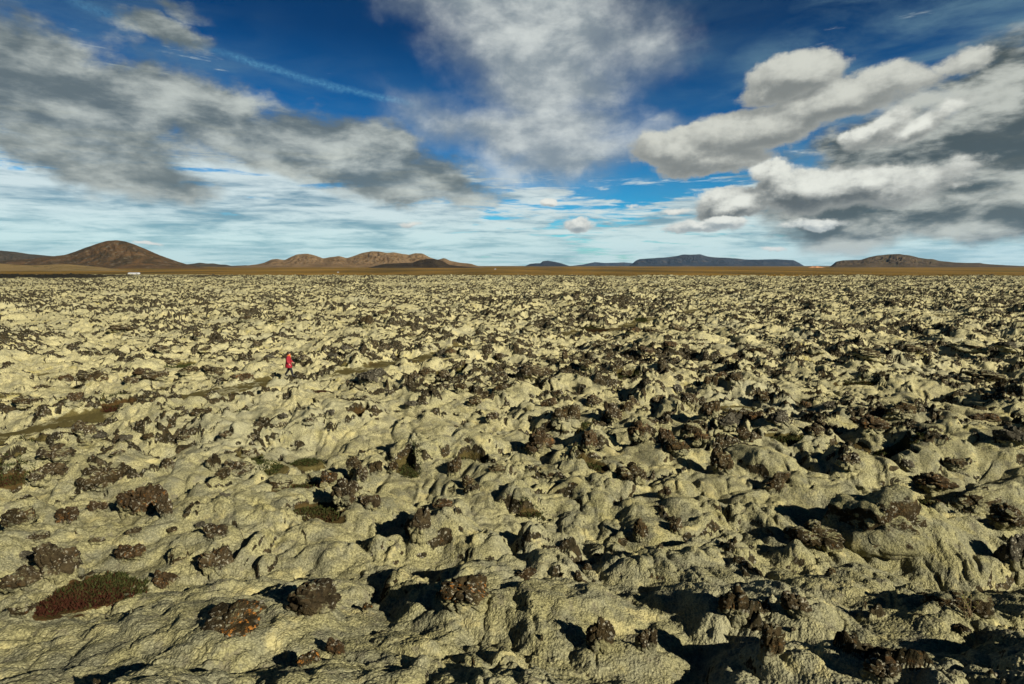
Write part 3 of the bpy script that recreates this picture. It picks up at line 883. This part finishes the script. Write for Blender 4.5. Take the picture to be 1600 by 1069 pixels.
# ------------------------------------------------------------------ rocks
def rock_mesh(seed, sub=5, flat=0.8, blocky=0.5, knob=1.0):
    bm = bmesh.new()
    bmesh.ops.create_icosphere(bm, subdivisions=sub, radius=0.5)
    rnd = random.Random(seed)
    planes = []
    for _ in range(13):
        n = Vector((rnd.gauss(0, 1), rnd.gauss(0, 1), rnd.gauss(0, 0.7))).normalized()
        planes.append((n, rnd.uniform(0.22, 0.42)))
    off = Vector((rnd.uniform(-50, 50), rnd.uniform(-50, 50), rnd.uniform(-50, 50)))
    for v in bm.verts:
        p = v.co.copy()
        d = p.normalized()
        for n, k in planes:                      # broken faces
            e = p.dot(n) - k
            if e > 0:
                p -= n * e * (0.9 * blocky + 0.1)
        q = p * 1.0
        a = mnoise.noise(q * 2.4 + off) * 0.24
        f = mnoise.voronoi(q * 3.2 + off)[0]
        f2 = mnoise.voronoi(q * 7.5 + off)[0]
        b = (0.45 - f[0]) * 0.06 + (0.45 - f2[0]) * 0.06 + min(0.0, (f[1] - f[0]) - 0.14) * 0.75 + mnoise.cell(q * 4.2 + off) * 0.05
        e_ = mnoise.noise(q * 15.0 + off) * 0.030 + mnoise.noise(q * 33.0 + off) * 0.014
        v.co = p + d * (a + b * knob + e_)
    me = bpy.data.meshes.new('lava_rock')
    xs = [v.co.x for v in bm.verts]; ys = [v.co.y for v in bm.verts]; zs = [v.co.z for v in bm.verts]
    sx = 1 / (max(xs) - min(xs)); sy = 1 / (max(ys) - min(ys)); sz = 1 / (max(zs) - min(zs))
    cx = (max(xs) + min(xs)) / 2; cy = (max(ys) + min(ys)) / 2
    for v in bm.verts:
        v.co.x = (v.co.x - cx) * sx; v.co.y = (v.co.y - cy) * sy; v.co.z = (v.co.z - min(zs)) * sz
    for f in bm.faces:
        f.smooth = False if sub <= 3 else True
    bm.to_mesh(me)
    bm.free()
    return me


RM = {
    'd': rock_material('lava_dark', 0.15, 0.7, 0.42),
    'w': rock_material('lava_white_lichen', 0.1, 1.0, 0.38, base=(0.020, 0.015, 0.008), base2=(0.066, 0.049, 0.024)),
    'o': rock_material('lava_orange_lichen', 1.0, 0.9, 0.20),
    'r': rock_material('lava_rusty', 0.35, 0.6, 0.30, base=(0.022, 0.015, 0.007), base2=(0.064, 0.042, 0.020)),
    'g': rock_material('lava_grey', 0.05, 0.8, 0.20, base=(0.030, 0.027, 0.018), base2=(0.070, 0.062, 0.042)),
    'm': rock_material('lava_mossy', 0.1, 0.7, 0.80),
}
RMESH = [rock_mesh(100 + i, 5) for i in range(8)]
RSMOOTH = [rock_mesh(200 + i, 5, knob=0.35) for i in range(3)]
RCACHE = {}


def rock_variant(kind, i):
    key = (kind, i % len(RMESH))
    if key not in RCACHE:
        me = (RSMOOTH[i % 3] if kind == 'm' else RMESH[i % len(RMESH)]).copy()
        me.materials.append(RM[kind])
        RCACHE[key] = me
    return RCACHE[key]


rr = random.Random(5)


def place_rock(px, py, w, h, kind, label, group=None, i=None):
    """py is the foot of the rock in the photograph"""
    fn = lambda X, Y: field(X, Y)
    X, Y, D = ground_at(px, py - h * 0.12, fn)
    i = rr.randrange(99) if i is None else i
    o = bpy.data.objects.new('lava_rock', rock_variant(kind, i))
    COL.objects.link(o)
    ww = w * D / 889.0 * 0.95; hh = h * D / 889.0
    dep = ww * rr.uniform(0.65, 0.95)
    zc = float(field(np.array([X], np.float32), np.array([Y + dep * 0.4], np.float32))[0])
    sink = 0.42
    o.location = (X, Y + dep * 0.35, zc - hh * sink)
    o.scale = (ww, dep, hh * (1 + sink) * 0.92)
    o.rotation_euler = (rr.uniform(-0.12, 0.12), rr.uniform(-0.12, 0.12), rr.choice((0, math.pi)) + rr.uniform(-0.25, 0.25))
    o['label'] = label
    o['category'] = 'rock'
    if group:
        o['group'] = group
    return o


BIG = [
    (75, 915, 75, 58, 'w', 'broad dark lava outcrop touching the left edge of the red heather patch'),
    (20, 938, 62, 45, 'w', 'cracked lava slab with cream lichen at the left edge, left of the red heather'),
    (22, 968, 50, 26, 'm', 'low half mossed boulder under the cracked slab at the left edge'),
    (202, 884, 50, 28, 'r', 'reddish stone just above the right end of the red heather patch'),
    (274, 884, 46, 28, 'm', 'mossy stone midway between the reddish stone and the upright dark boulder'),
    (328, 912, 58, 48, 'w', 'upright dark boulder with pale flecks in the left foreground moss'),
    (256, 922, 42, 26, 'r', 'rusty low stone left of the upright dark boulder'),
    (352, 992, 112, 34, 'o', 'long flat lava slab speckled orange and white in the lower left'),
    (332, 848, 48, 22, 'w', 'small split stone with a white top above the upright dark boulder'),
    (484, 972, 86, 62, 'w', 'large dark boulder with a bright white lichen patch on its crown'),
    (572, 956, 18, 12, 'o', 'tiny orange stone in the cleft right of the white capped boulder'),
    (724, 978, 96, 44, 'o', 'long dark ridge stone crusted with bright orange lichen, bottom centre'),
    (523, 1030, 36, 28, 'r', 'rust brown stone in shade near the bottom edge'),
    (481, 1048, 40, 26, 'o', 'bottom edge stone with an orange lichen streak on its top'),
    (820, 907, 38, 22, 'r', 'small rusty stone on the ridge above the dark cleft, centre'),
    (936, 1030, 48, 66, 'o', 'jagged spire of lava with orange and white lichen at the bottom'),
    (1010, 1024, 36, 38, 'w', 'pale lichened stone right of the jagged spire'),
    (917, 897, 17, 15, 'w', 'small white flecked stone alone on the centre moss slope'),
    (1146, 985, 48, 62, 'd', 'dark upright pillar of lava under the bulging moss mound'),
    (1213, 1038, 50, 66, 'd', 'leaning dark brown pillar at the bottom, right of centre'),
    (1250, 968, 48, 38, 'w', 'knobbly stone with a white flecked top above the long shadow'),
    (1300, 902, 18, 16, 'd', 'small dark knob on the moss slope below the great boulder'),
    (1395, 890, 165, 92, 'm', 'great moss topped boulder with an open rusty rock face, right side'),
    (1285, 868, 90, 46, 'd', 'dark shaded rock wall adjoining the left of the great boulder'),
    (1518, 962, 96, 40, 'd', 'dark broken rock behind the bare twigs at the right'),
    (1510, 998, 26, 12, 'o', 'small white and orange lichened stone at the edge of the long shadow'),
    (1380, 1072, 56, 42, 'w', 'dark stone with white flecks cut by the bottom edge, right'),
    (205, 818, 78, 58, 'r', 'tall brown lava slab with a pointed top, left field'),
    (253, 816, 30, 40, 'w', 'narrow upright stone right of the pointed brown slab'),
    (140, 774, 84, 46, 'd', 'layered black outcrop with horizontal cracks, left field'),
    (62, 772, 56, 34, 'w', 'rounded speckled outcrop left of the layered black outcrop'),
    (76, 735, 62, 30, 'w', 'dark domed outcrop above the layered black outcrop'),
    (100, 822, 44, 34, 'r', 'orange brown broken stone below the layered black outcrop'),
    (22, 828, 54, 36, 'd', 'low dark stone at the left edge beside a white streaked rock'),
    (50, 846, 40, 14, 'w', 'flat stone with a white streak near the left edge'),
    (148, 806, 30, 22, 'r', 'small brown stone left of the pointed brown slab'),
    (125, 690, 40, 26, 'w', 'white speckled rock just below the brown track at the left'),
    (308, 658, 36, 15, 'd', 'black flat topped rock right of the brown track'),
    (655, 862, 40, 54, 'w', 'dark cleft rock face in the side of a moss mound, centre'),
    (540, 802, 52, 46, 'w', 'lichened dark outcrop beside the orange brown heather, centre left'),
    (578, 800, 40, 24, 'w', 'speckled stone right of the lichened outcrop, centre left'),
    (845, 718, 52, 40, 'r', 'rounded brown boulder beside the darkest cluster, centre'),
    (1002, 852, 26, 38, 'd', 'narrow dark stone with flecks, left of a twin on the centre right slope'),
    (1060, 842, 24, 26, 'w', 'small flecked stone, right of its darker twin on the centre right slope'),
    (1128, 746, 40, 42, 'd', 'dark rock at the left end of a moss mound casting a long shadow'),
    (1222, 672, 44, 26, 'g', 'smooth grey brown boulder at the right of the big rock cluster'),
    (1215, 772, 52, 36, 'd', 'dark hollow faced rock under a moss ridge, right of centre'),
    (1590, 708, 46, 32, 'g', 'grey boulder cut by the right edge'),
    (1536, 806, 84, 36, 'm', 'long dark rock under a moss cap near the right edge'),
    (1470, 782, 60, 28, 'r', 'rusty rock beneath a curved moss ridge, right side'),
    (1412, 655, 50, 24, 'd', 'dark ridge rock on the skyline of the right moss swell'),
    (578, 604, 50, 28, 'g', 'grey angular boulder in the middle field, right of the walker'),
    (570, 516, 28, 22, 'd', 'tall dark rock stack standing up in the far middle field'),
    (834, 602, 64, 28, 'w', 'wide dark flecked outcrop in the middle field, centre'),
    (920, 580, 38, 18, 'd', 'dark rounded rock right of the wide outcrop, middle field'),
    (470, 568, 30, 14, 'w', 'low speckled rock beside the walker'),
    (183, 622, 40, 16, 'd', 'dark domed rock just above the brown track, left'),
    (180, 530, 40, 18, 'd', 'dark rock pile in the far left field'),
    (1365, 566, 52, 18, 'd', 'black flat outcrop, left of two, in the right middle field'),
    (1432, 556, 46, 18, 'd', 'black flat outcrop, right of two, in the right middle field'),
    (1185, 552, 34, 16, 'd', 'dark rock alone in the middle field right of centre'),
]
SMALL = [(308, 533, 18, 12), (318, 558, 22, 9), (150, 692, 30, 12), (255, 742, 30, 28), (328, 740, 26, 28), (345, 752, 26, 18), (385, 717, 30, 20), (366, 747, 50, 20), (148, 856, 26, 12), (205, 840, 26, 12),
         (60, 845, 24, 14), (430, 768, 50, 24), (512, 766, 30, 26), (552, 742, 26, 26), (566, 760, 24, 30), (586, 745, 26, 24), (690, 796, 36, 15), (612, 744, 20, 20), (708, 748, 26, 32), (775, 745, 30, 16), (730, 765, 22, 18),
         (768, 660, 22, 14), (886, 674, 52, 34), (960, 665, 34, 36), (975, 650, 24, 24), (920, 722, 36, 34), (1002, 694, 42, 36), (1046, 694, 30, 34), (1080, 690, 36, 30), (1112, 664, 36, 34), (1140, 680, 40, 30), (1168, 690, 30, 24),
         (1062, 722, 40, 24), (990, 756, 52, 34), (855, 758, 52, 22), (1040, 780, 24, 20), (1080, 640, 30, 24), (1100, 700, 36, 24), (1275, 684, 30, 24), (1180, 660, 30, 22), (1370, 682, 62, 26), (1300, 640, 26, 12),
         (1545, 662, 50, 16), (1330, 745, 36, 24), (1420, 740, 24, 18), (1500, 740, 40, 18), (1440, 765, 24, 18), (1580, 850, 60, 40), (1595, 920, 60, 70), (665, 600, 36, 22), (690, 600, 26, 22), (648, 598, 20, 18),
         (885, 570, 14, 22), (1150, 606, 34, 24), (1200, 634, 30, 22), (1280, 560, 26, 14), (1520, 560, 50, 16), (1555, 600, 60, 20), (1580, 560, 40, 14), (140, 598, 44, 22), (100, 602, 22, 16), (60, 612, 30, 14),
         (30, 650, 36, 18), (60, 646, 18, 12), (110, 640, 30, 20), (220, 590, 36, 16), (260, 570, 30, 12), (290, 590, 34, 14), (330, 592, 40, 16), (375, 596, 40, 14), (420, 570, 20, 12), (400, 548, 20, 12),
         (250, 556, 26, 12), (240, 600, 40, 20), (200, 605, 26, 16), (430, 510, 36, 14), (380, 506, 22, 10), (600, 500, 22, 12), (610, 492, 18, 10), (640, 532, 20, 8), (705, 560, 24, 12), (760, 560, 18, 14), (785, 566, 22, 14),
         (780, 620, 24, 16), (720, 616, 26, 14), (690, 556, 24, 10), (540, 554, 20, 10), (520, 560, 20, 10), (980, 590, 24, 12), (1010, 560, 30, 12), (1050, 548, 26, 12), (1090, 545, 30, 12), (990, 525, 24, 12), (1020, 520, 30, 12),
         (1060, 520, 34, 14), (950, 560, 20, 10), (1030, 632, 26, 16), (930, 640, 30, 20), (860, 640, 34, 14), (870, 628, 24, 12), (990, 640, 26, 24), (1060, 620, 24, 18), (1110, 610, 24, 22), (1260, 640, 20, 12), (40, 880, 40, 14),
         (1240, 990, 10, 8), (1130, 600, 22, 16), (740, 640, 26, 16), (750, 625, 30, 14), (640, 640, 22, 12), (570, 635, 18, 12), (515, 656, 18, 12), (440, 662, 16, 12), (395, 690, 18, 12), (480, 672, 20, 12), (350, 690, 24, 12),
         (285, 700, 20, 10), (230, 692, 20, 12), (195, 695, 20, 12), (180, 718, 24, 10), (130, 702, 24, 9), (20, 718, 22, 14), (310, 830, 16, 12), (265, 838, 16, 12), (350, 778, 20, 10)]
for k, (px, py, w, h, kd, lab) in enumerate(BIG):
    place_rock(px, py, w, h, kd, lab, i=k)
kk = random.Random(3)
for k, (px, py, w, h) in enumerate(SMALL):
    place_rock(px, py, w, h, kk.choice('dddwwgrm'), 'small dark lava rock poking out of the pale moss', 'small lava rocks strewn over the moss field')


# ------------------------------------------------------------------ heather mats and twigs
def build_heather():
    verts, faces, cols = [], [], []
    rn = np.random.RandomState(9)
    bl = []
    for (hx, hy, rx, ry, rd) in HW:
        area = math.pi * rx * ry
        n = int(min(14000, (1700 if hy < 16 else 450) * area + 200))
        a = rn.rand(n) * 2 * np.pi; r = np.sqrt(rn.rand(n)) * 1.02
        X = hx + np.cos(a) * r * rx; Y = hy + np.sin(a) * r * ry
        X = X.astype(np.float32); Y = Y.astype(np.float32)
        # keep the outline ragged
        keep = r + 0.40 * perlin(X / 0.45, Y / 0.45, 96) < 0.95
        X = X[keep]; Y = Y[keep]
        Z = field(X, Y)
        hgt = rn.uniform(0.04, 0.13, len(X)) * min(1.0, 0.6 + rx * 0.3)
        for x, y, z, h in zip(X, Y, Z, hgt):
            th = rn.rand() * math.pi; lean = rn.uniform(-0.06, 0.06, 2); w = rn.uniform(0.008, 0.022)
            dx, dy = math.cos(th) * w, math.sin(th) * w
            b = len(verts)
            verts += [(x - dx, y - dy, z - 0.01), (x + dx, y + dy, z - 0.01), (x + dx * 1.5 + lean[0], y + dy * 1.5 + lean[1], z + h * 0.65), (x + lean[0] * 1.5, y + lean[1] * 1.5, z + h)]
            faces += [(b, b + 1, b + 2, b + 3)]
            c = rd * (0.75 - 0.5 * (y - hy) / ry) + rn.normal(0, 0.25)
            cols += [c - 0.2, c - 0.2, c, c + 0.1]
    me = bpy.data.meshes.new('heather')
    me.from_pydata(verts, [], faces)
    a = me.attributes.new('red', 'FLOAT', 'POINT')
    a.data.foreach_set('value', np.clip(np.array(cols, np.float32), 0, 1))
    m, T, bs = mat('heather_leaves')
    red = T.attr('red')
    c = T.mix(T.ss(red, 0.2, 0.95), (0.026, 0.031, 0.009), (0.026, 0.009, 0.005))
    T.l.new(c, bs.inputs['Base Color'])
    bs.inputs['Roughness'].default_value = 0.95
    bs.inputs['Specular IOR Level'].default_value = 0.03
    me.materials.append(m)
    o = bpy.data.objects.new('heather', me)
    COL.objects.link(o)
    o['kind'] = 'stuff'
    o['label'] = 'low red and green heather mats in hollows of the moss'
    return o


build_heather()


def tube(bm, pts, r0, r1, seg=8):
    rings = []
    for i, p in enumerate(pts):
        p = Vector(p)
        d = (Vector(pts[min(i + 1, len(pts) - 1)]) - Vector(pts[max(i - 1, 0)])).normalized()
        q = d.to_track_quat('Z', 'Y')
        r = r0 + (r1 - r0) * i / (len(pts) - 1)
        rings.append([bm.verts.new(p + q @ Vector((math.cos(2 * math.pi * k / seg) * r, math.sin(2 * math.pi * k / seg) * r, 0))) for k in range(seg)])
    for a, b in zip(rings[:-1], rings[1:]):
        for k in range(seg):
            bm.faces.new((a[k], a[(k + 1) % seg], b[(k + 1) % seg], b[k]))
    bm.faces.new(list(reversed(rings[0])))
    bm.faces.new(rings[-1])


def bm_obj(name, bm, m, parent=None, smooth=True):
    me = bpy.data.meshes.new(name)
    bmesh.ops.recalc_face_normals(bm, faces=bm.faces)
    for f in bm.faces:
        f.smooth = smooth
    bm.to_mesh(me)
    bm.free()
    me.materials.append(m)
    o = bpy.data.objects.new(name, me)
    COL.objects.link(o)
    if parent is not None:
        o.parent = parent
    return o


def build_twigs():
    X, Y, D = ground_at(1512, 962, lambda a, b: field(a, b))
    z = float(field(np.array([X], np.float32), np.array([Y], np.float32))[0])
    r = random.Random(4)
    bm = bmesh.new()
    lv = bmesh.new()
    for k in range(9):
        a = r.uniform(0, 6.28); l = r.uniform(0.25, 0.5)
        x, y = r.uniform(-0.08, 0.08), r.uniform(-0.06, 0.06)
        sx, sy = math.cos(a) * 0.22, math.sin(a) * 0.15
        pts = [(x, y, -0.05), (x + sx * 0.3, y + sy * 0.3, l * 0.4), (x + sx * 0.75, y + sy * 0.75, l * 0.75), (x + sx, y + sy, l)]
        tube(bm, pts, 0.007, 0.003, 6)
        for j in range(8):
            p = Vector(pts[1]).lerp(Vector(pts[3]), r.random()) + Vector((r.uniform(-.02, .02), r.uniform(-.02, .02), 0))
            d = Vector((r.uniform(-1, 1), r.uniform(-1, 1), r.uniform(0, 1))).normalized() * 0.035
            s = d.cross(Vector((0, 0, 1))).normalized() * 0.010
            lv.faces.new([lv.verts.new(p), lv.verts.new(p + d * 0.5 + s), lv.verts.new(p + d), lv.verts.new(p + d * 0.5 - s)])
    root = bpy.data.objects.new('shrub', None)
    COL.objects.link(root)
    root.location = (X, Y, z)
    root['label'] = 'small shrub of bare yellowish twigs beside dark rock at the right'
    root['category'] = 'shrub'
    bm_obj('stem', bm, simple_mat('twig', (0.20, 0.14, 0.07)), root)
    bm_obj('foliage', lv, simple_mat('twig_leaf', (0.20, 0.19, 0.04)), root)


build_twigs()


# ------------------------------------------------------------------ the walker in the red coat
def skin_obj(name, pts, edges, radii, material, parent=None, root=0, sub=2):
    me = bpy.data.meshes.new(name)
    me.from_pydata(pts, edges, [])
    o = bpy.data.objects.new(name, me)
    COL.objects.link(o)
    sk = o.modifiers.new('skin', 'SKIN')
    sk.use_smooth_shade = True
    for i, r in enumerate(radii):
        v = me.skin_vertices[0].data[i]
        v.radius = (r, r) if not isinstance(r, tuple) else r
        v.use_root = (i == root)
    ss_ = o.modifiers.new('sub', 'SUBSURF')
    ss_.levels = sub; ss_.render_levels = sub
    me.materials.append(material)
    if parent is not None:
        o.parent = parent
    return o


def build_person():
    feet = []
    X, Y, D = ground_at(452, 591, lambda a, b: field(a, b))
    z = float(field(np.array([X], np.float32), np.array([Y], np.float32))[0])
    k = 38.5 * D / 889.0 / 1.70
    skin = simple_mat('skin', (0.42, 0.24, 0.16), 0.6, 0.05)
    coat = simple_mat('red_coat', (0.20, 0.003, 0.010), 0.7, 0.10, 9)
    trou = simple_mat('dark_trousers', (0.006, 0.007, 0.010), 0.85, 0.1)
    boot = simple_mat('boots', (0.015, 0.013, 0.012), 0.6, 0.1)
    hair = simple_mat('dark_hair', (0.020, 0.012, 0.008), 0.6, 0.2, 20)
    scarf = simple_mat('orange_scarf', (0.50, 0.14, 0.03), 0.8, 0.15, 14)
    # +x is the walking direction; y is the side away from the camera; joints in metres
    P = [(0, 0, 0.90), (0.01, 0, 1.12), (0.02, 0, 1.34), (0.035, 0, 1.45), (0.05, 0, 1.53), (0.06, 0, 1.62),
         (0.02, -0.17, 1.38), (-0.05, -0.21, 1.13), (0.07, -0.21, 0.93), (0.12, -0.20, 0.86),
         (0.02, 0.17, 1.38), (0.08, 0.21, 1.13), (0.22, 0.19, 0.98), (0.28, 0.18, 0.95),
         (0.0, -0.09, 0.86), (0.17, -0.09, 0.50), (0.27, -0.09, 0.10), (0.34, -0.09, 0.05), (0.42, -0.09, 0.03),
         (0.0, 0.09, 0.86), (-0.03, 0.09, 0.48), (-0.25, 0.09, 0.17), (-0.22, 0.09, 0.07), (-0.13, 0.09, 0.03)]
    E = [(0, 1), (1, 2), (2, 3), (3, 4), (4, 5), (2, 6), (6, 7), (7, 8), (8, 9), (2, 10), (10, 11), (11, 12), (12, 13),
         (0, 14), (14, 15), (15, 16), (16, 17), (17, 18), (0, 19), (19, 20), (20, 21), (21, 22), (22, 23)]
    Rr = [0.13, 0.12, 0.13, 0.055, 0.07, 0.088, 0.055, 0.042, 0.032, 0.028, 0.055, 0.042, 0.032, 0.028,
          0.085, 0.062, 0.042, 0.04, 0.03, 0.085, 0.062, 0.042, 0.04, 0.03]
    body = skin_obj('person', P, E, Rr, skin)
    body.location = (X, Y, z)
    body.scale = (k, k, k)
    body.rotation_euler = (0, 0, R(8))
    body['label'] = 'person with dark hair in a long red coat and dark trousers walking across the moss'
    body['category'] = 'person'
    # face and fingers belong to the continuous body: small features merged as modest lumps
    # coat: lofted rings, flared to mid thigh
    bm = bmesh.new()
    rings = []
    prof = [(0.64, 0.235, 0.205, 0.01), (0.66, 0.24, 0.21, 0.01), (0.85, 0.215, 0.205, 0.0), (1.0, 0.185, 0.19, 0.0), (1.15, 0.175, 0.195, 0.005), (1.30, 0.165, 0.215, 0.01), (1.40, 0.13, 0.19, 0.02), (1.46, 0.085, 0.105, 0.03), (1.50, 0.075, 0.085, 0.035)]
    for (zz, rx, ry, cx) in prof:
        rings.append([bm.verts.new((cx + math.cos(t) * rx * (1 + 0.04 * math.sin(3 * t + zz * 5)), math.sin(t) * ry, zz)) for t in [2 * math.pi * q / 28 for q in range(28)]])
    for a, b in zip(rings[:-1], rings[1:]):
        for q in range(28):
            bm.faces.new((a[q], a[(q + 1) % 28], b[(q + 1) % 28], b[q]))
    c = bm_obj('coat', bm, coat, body)
    sol = c.modifiers.new('thick', 'SOLIDIFY'); sol.thickness = 0.012
    # sleeves
    for side, pts in ((-1, [(0.02, -0.16, 1.40), (0.0, -0.215, 1.28), (-0.05, -0.225, 1.13), (0.01, -0.222, 1.02), (0.075, -0.212, 0.93)]),
                      (1, [(0.02, 0.16, 1.40), (0.04, 0.215, 1.28), (0.08, 0.225, 1.13), (0.15, 0.21, 1.05), (0.22, 0.192, 0.985)])):
        bm = bmesh.new()
        tube(bm, pts, 0.078, 0.056, 14)
        bm_obj('sleeve', bm, coat, body)
    # trousers and boots
    for pts in ([(0.0, -0.09, 0.88), (0.09, -0.09, 0.69), (0.17, -0.09, 0.50), (0.22, -0.09, 0.30), (0.268, -0.09, 0.12)],
                [(0.0, 0.09, 0.88), (-0.015, 0.09, 0.68), (-0.03, 0.09, 0.48), (-0.14, 0.09, 0.32), (-0.245, 0.09, 0.18)]):
        bm = bmesh.new()
        tube(bm, pts, 0.105, 0.062, 16)
        bm_obj('trouser_leg', bm, trou, body)
    for pts in ([(0.265, -0.09, 0.17), (0.275, -0.09, 0.08), (0.33, -0.09, 0.055), (0.43, -0.09, 0.04)],
                [(-0.245, 0.09, 0.20), (-0.245, 0.09, 0.10), (-0.19, 0.09, 0.06), (-0.10, 0.09, 0.04)]):
        bm = bmesh.new()
        tube(bm, pts, 0.062, 0.045, 12)
        bm_obj('boot', bm, boot, body)
    # hair with a low ponytail, scarf
    bm = bmesh.new()
    bmesh.ops.create_icosphere(bm, subdivisions=3, radius=0.122)
    for v in list(bm.verts):
        if v.co.x > 0.045 and v.co.z < 0.055:
            v.co.x = 0.045
        v.co.z *= 1.06
    bmesh.ops.translate(bm, verts=bm.verts, vec=(0.035, 0, 1.632))
    h = bm_obj('hair', bm, hair, body)
    bm = bmesh.new()
    tube(bm, [(-0.05, 0, 1.64), (-0.10, 0, 1.58), (-0.115, 0, 1.48), (-0.11, 0, 1.38)], 0.045, 0.02, 10)
    bm_obj('ponytail', bm, hair, body)
    bm = bmesh.new()
    pts = [(0.04 + math.cos(t) * 0.085, math.sin(t) * 0.09, 1.50 + 0.012 * math.cos(t)) for t in [2 * math.pi * q / 16 for q in range(17)]]
    tube(bm, pts, 0.042, 0.042, 10)
    tube(bm, [(0.12, -0.03, 1.50), (0.15, -0.03, 1.42), (0.165, -0.02, 1.33)], 0.04, 0.03, 10)
    bm_obj('scarf', bm, scarf, body)
    # face: nose and ears, hand fingers
    bm = bmesh.new()
    tube(bm, [(0.128, 0, 1.645), (0.158, 0, 1.615), (0.140, 0, 1.605)], 0.012, 0.014, 8)
    bm_obj('nose', bm, skin, body)
    for (wx, wy, wz) in ((0.12, -0.20, 0.86), (0.28, 0.18, 0.95)):
        bm = bmesh.new()
        for j in range(4):
            oy = (j - 1.5) * 0.018
            tube(bm, [(wx, wy + oy, wz), (wx + 0.035, wy + oy, wz - 0.045), (wx + 0.035 - 0.012 * (j % 2), wy + oy, wz - 0.08)], 0.011, 0.008, 6)
        tube(bm, [(wx - 0.0, wy, wz + 0.01), (wx + 0.045, wy + 0.02, wz + 0.0), (wx + 0.065, wy + 0.02, wz - 0.03)], 0.011, 0.009, 6)
        bm_obj('hand', bm, skin, body)
    return body


build_person()


# ------------------------------------------------------------------ buildings far off
def box(bm, x0, x1, y0, y1, z0, z1):
    v = [bm.verts.new(c) for c in ((x0, y0, z0), (x1, y0, z0), (x1, y1, z0), (x0, y1, z0), (x0, y0, z1), (x1, y0, z1), (x1, y1, z1), (x0, y1, z1))]
    for f in ((0, 3, 2, 1), (4, 5, 6, 7), (0, 1, 5, 4), (1, 2, 6, 5), (2, 3, 7, 6), (3, 0, 4, 7)):
        bm.faces.new([v[i] for i in f])


def cabin(px, py, w_px, h_px, label, D=None, nwin=3):
    a, b, c = ray(px, py)
    D = D or (CAM[2] / -c) * b
    s = D / b
    X = a * s
    L = w_px * s / 889.0; H = h_px * s / 889.0
    W_ = L * 0.42
    root = bpy.data.objects.new('cabin', None)
    COL.objects.link(root)
    root.location = (X, D, 0.0)
    root['label'] = label
    root['category'] = 'cabin'
    wall = simple_mat('white_wall', (0.40, 0.40, 0.39) if w_px > 5 else (0.24, 0.24, 0.23), 0.7, 0.03)
    roofm = simple_mat('pale_roof', (0.40, 0.40, 0.41) if w_px > 5 else (0.2, 0.2, 0.2), 0.6, 0.05)
    gl = simple_mat('window_glass', (0.04, 0.05, 0.06), 0.2, 0.05)
    h = H * 0.78
    bm = bmesh.new()
    box(bm, -L / 2, L / 2, 0, W_, -0.5, h)
    bm_obj('wall', bm, wall, root, False)
    bm = bmesh.new()
    e = L * 0.02
    A = [(-L / 2 - e, -e, h - 0.0), (-L / 2 - e, W_ + e, h), (-L / 2 - e, W_ / 2, H)]
    B = [(L / 2 + e, -e, h), (L / 2 + e, W_ + e, h), (L / 2 + e, W_ / 2, H)]
    va = [bm.verts.new(p) for p in A]; vb = [bm.verts.new(p) for p in B]
    bm.faces.new((va[0], va[2], va[1])); bm.faces.new(vb)
    for i, j in ((0, 2), (2, 1), (1, 0)):
        bm.faces.new((va[i], va[j], vb[j], vb[i]))
    bmesh.ops.translate(bm, verts=bm.verts, vec=(0, 0, 0.01))
    bm_obj('roof', bm, roofm, root, False)
    for i in range(nwin):
        xx = -L / 2 + L * (i + 1) / (nwin + 1.0)
        bm = bmesh.new()
        box(bm, xx - L * 0.02, xx + L * 0.02, -0.04, 0.02, h * 0.5, h * 0.78)
        bm_obj('window', bm, gl, root, False)
    bm = bmesh.new()
    box(bm, L * 0.40, L * 0.46, -0.05, 0.02, 0, h * 0.8)
    bm_obj('door', bm, gl, root, False)
    return root


cabin(207.5, 428.6, 15.0, 2.7, 'long low white cabin at the foot of the dark cone hill', nwin=3)
cabin(528, 426.3, 2.4, 1.5, 'tiny white cabin on the plain below the brown hills', nwin=1)
cabin(774, 421.3, 2.4, 1.5, 'tiny white cabin on the horizon left of centre', nwin=1)


# ------------------------------------------------------------------ air
def build_haze():
    bm = bmesh.new()
    box(bm, -30000, 30000, -3000, 27000, -4.0, 700.0)
    m = bpy.data.materials.new('haze_air')
    m.use_nodes = True
    nt = m.node_tree
    nt.nodes.clear()
    o_ = nt.nodes.new('ShaderNodeOutputMaterial')
    v = nt.nodes.new('ShaderNodeVolumePrincipled')
    v.inputs['Color'].default_value = (0.35, 0.62, 0.95, 1)
    v.inputs['Density'].default_value = 1.15e-5
    v.inputs['Anisotropy'].default_value = 0.2
    nt.links.new(v.outputs[0], o_.inputs['Volume'])
    o = bm_obj('haze', bm, m, None, False)
    o['kind'] = 'stuff'


build_haze()
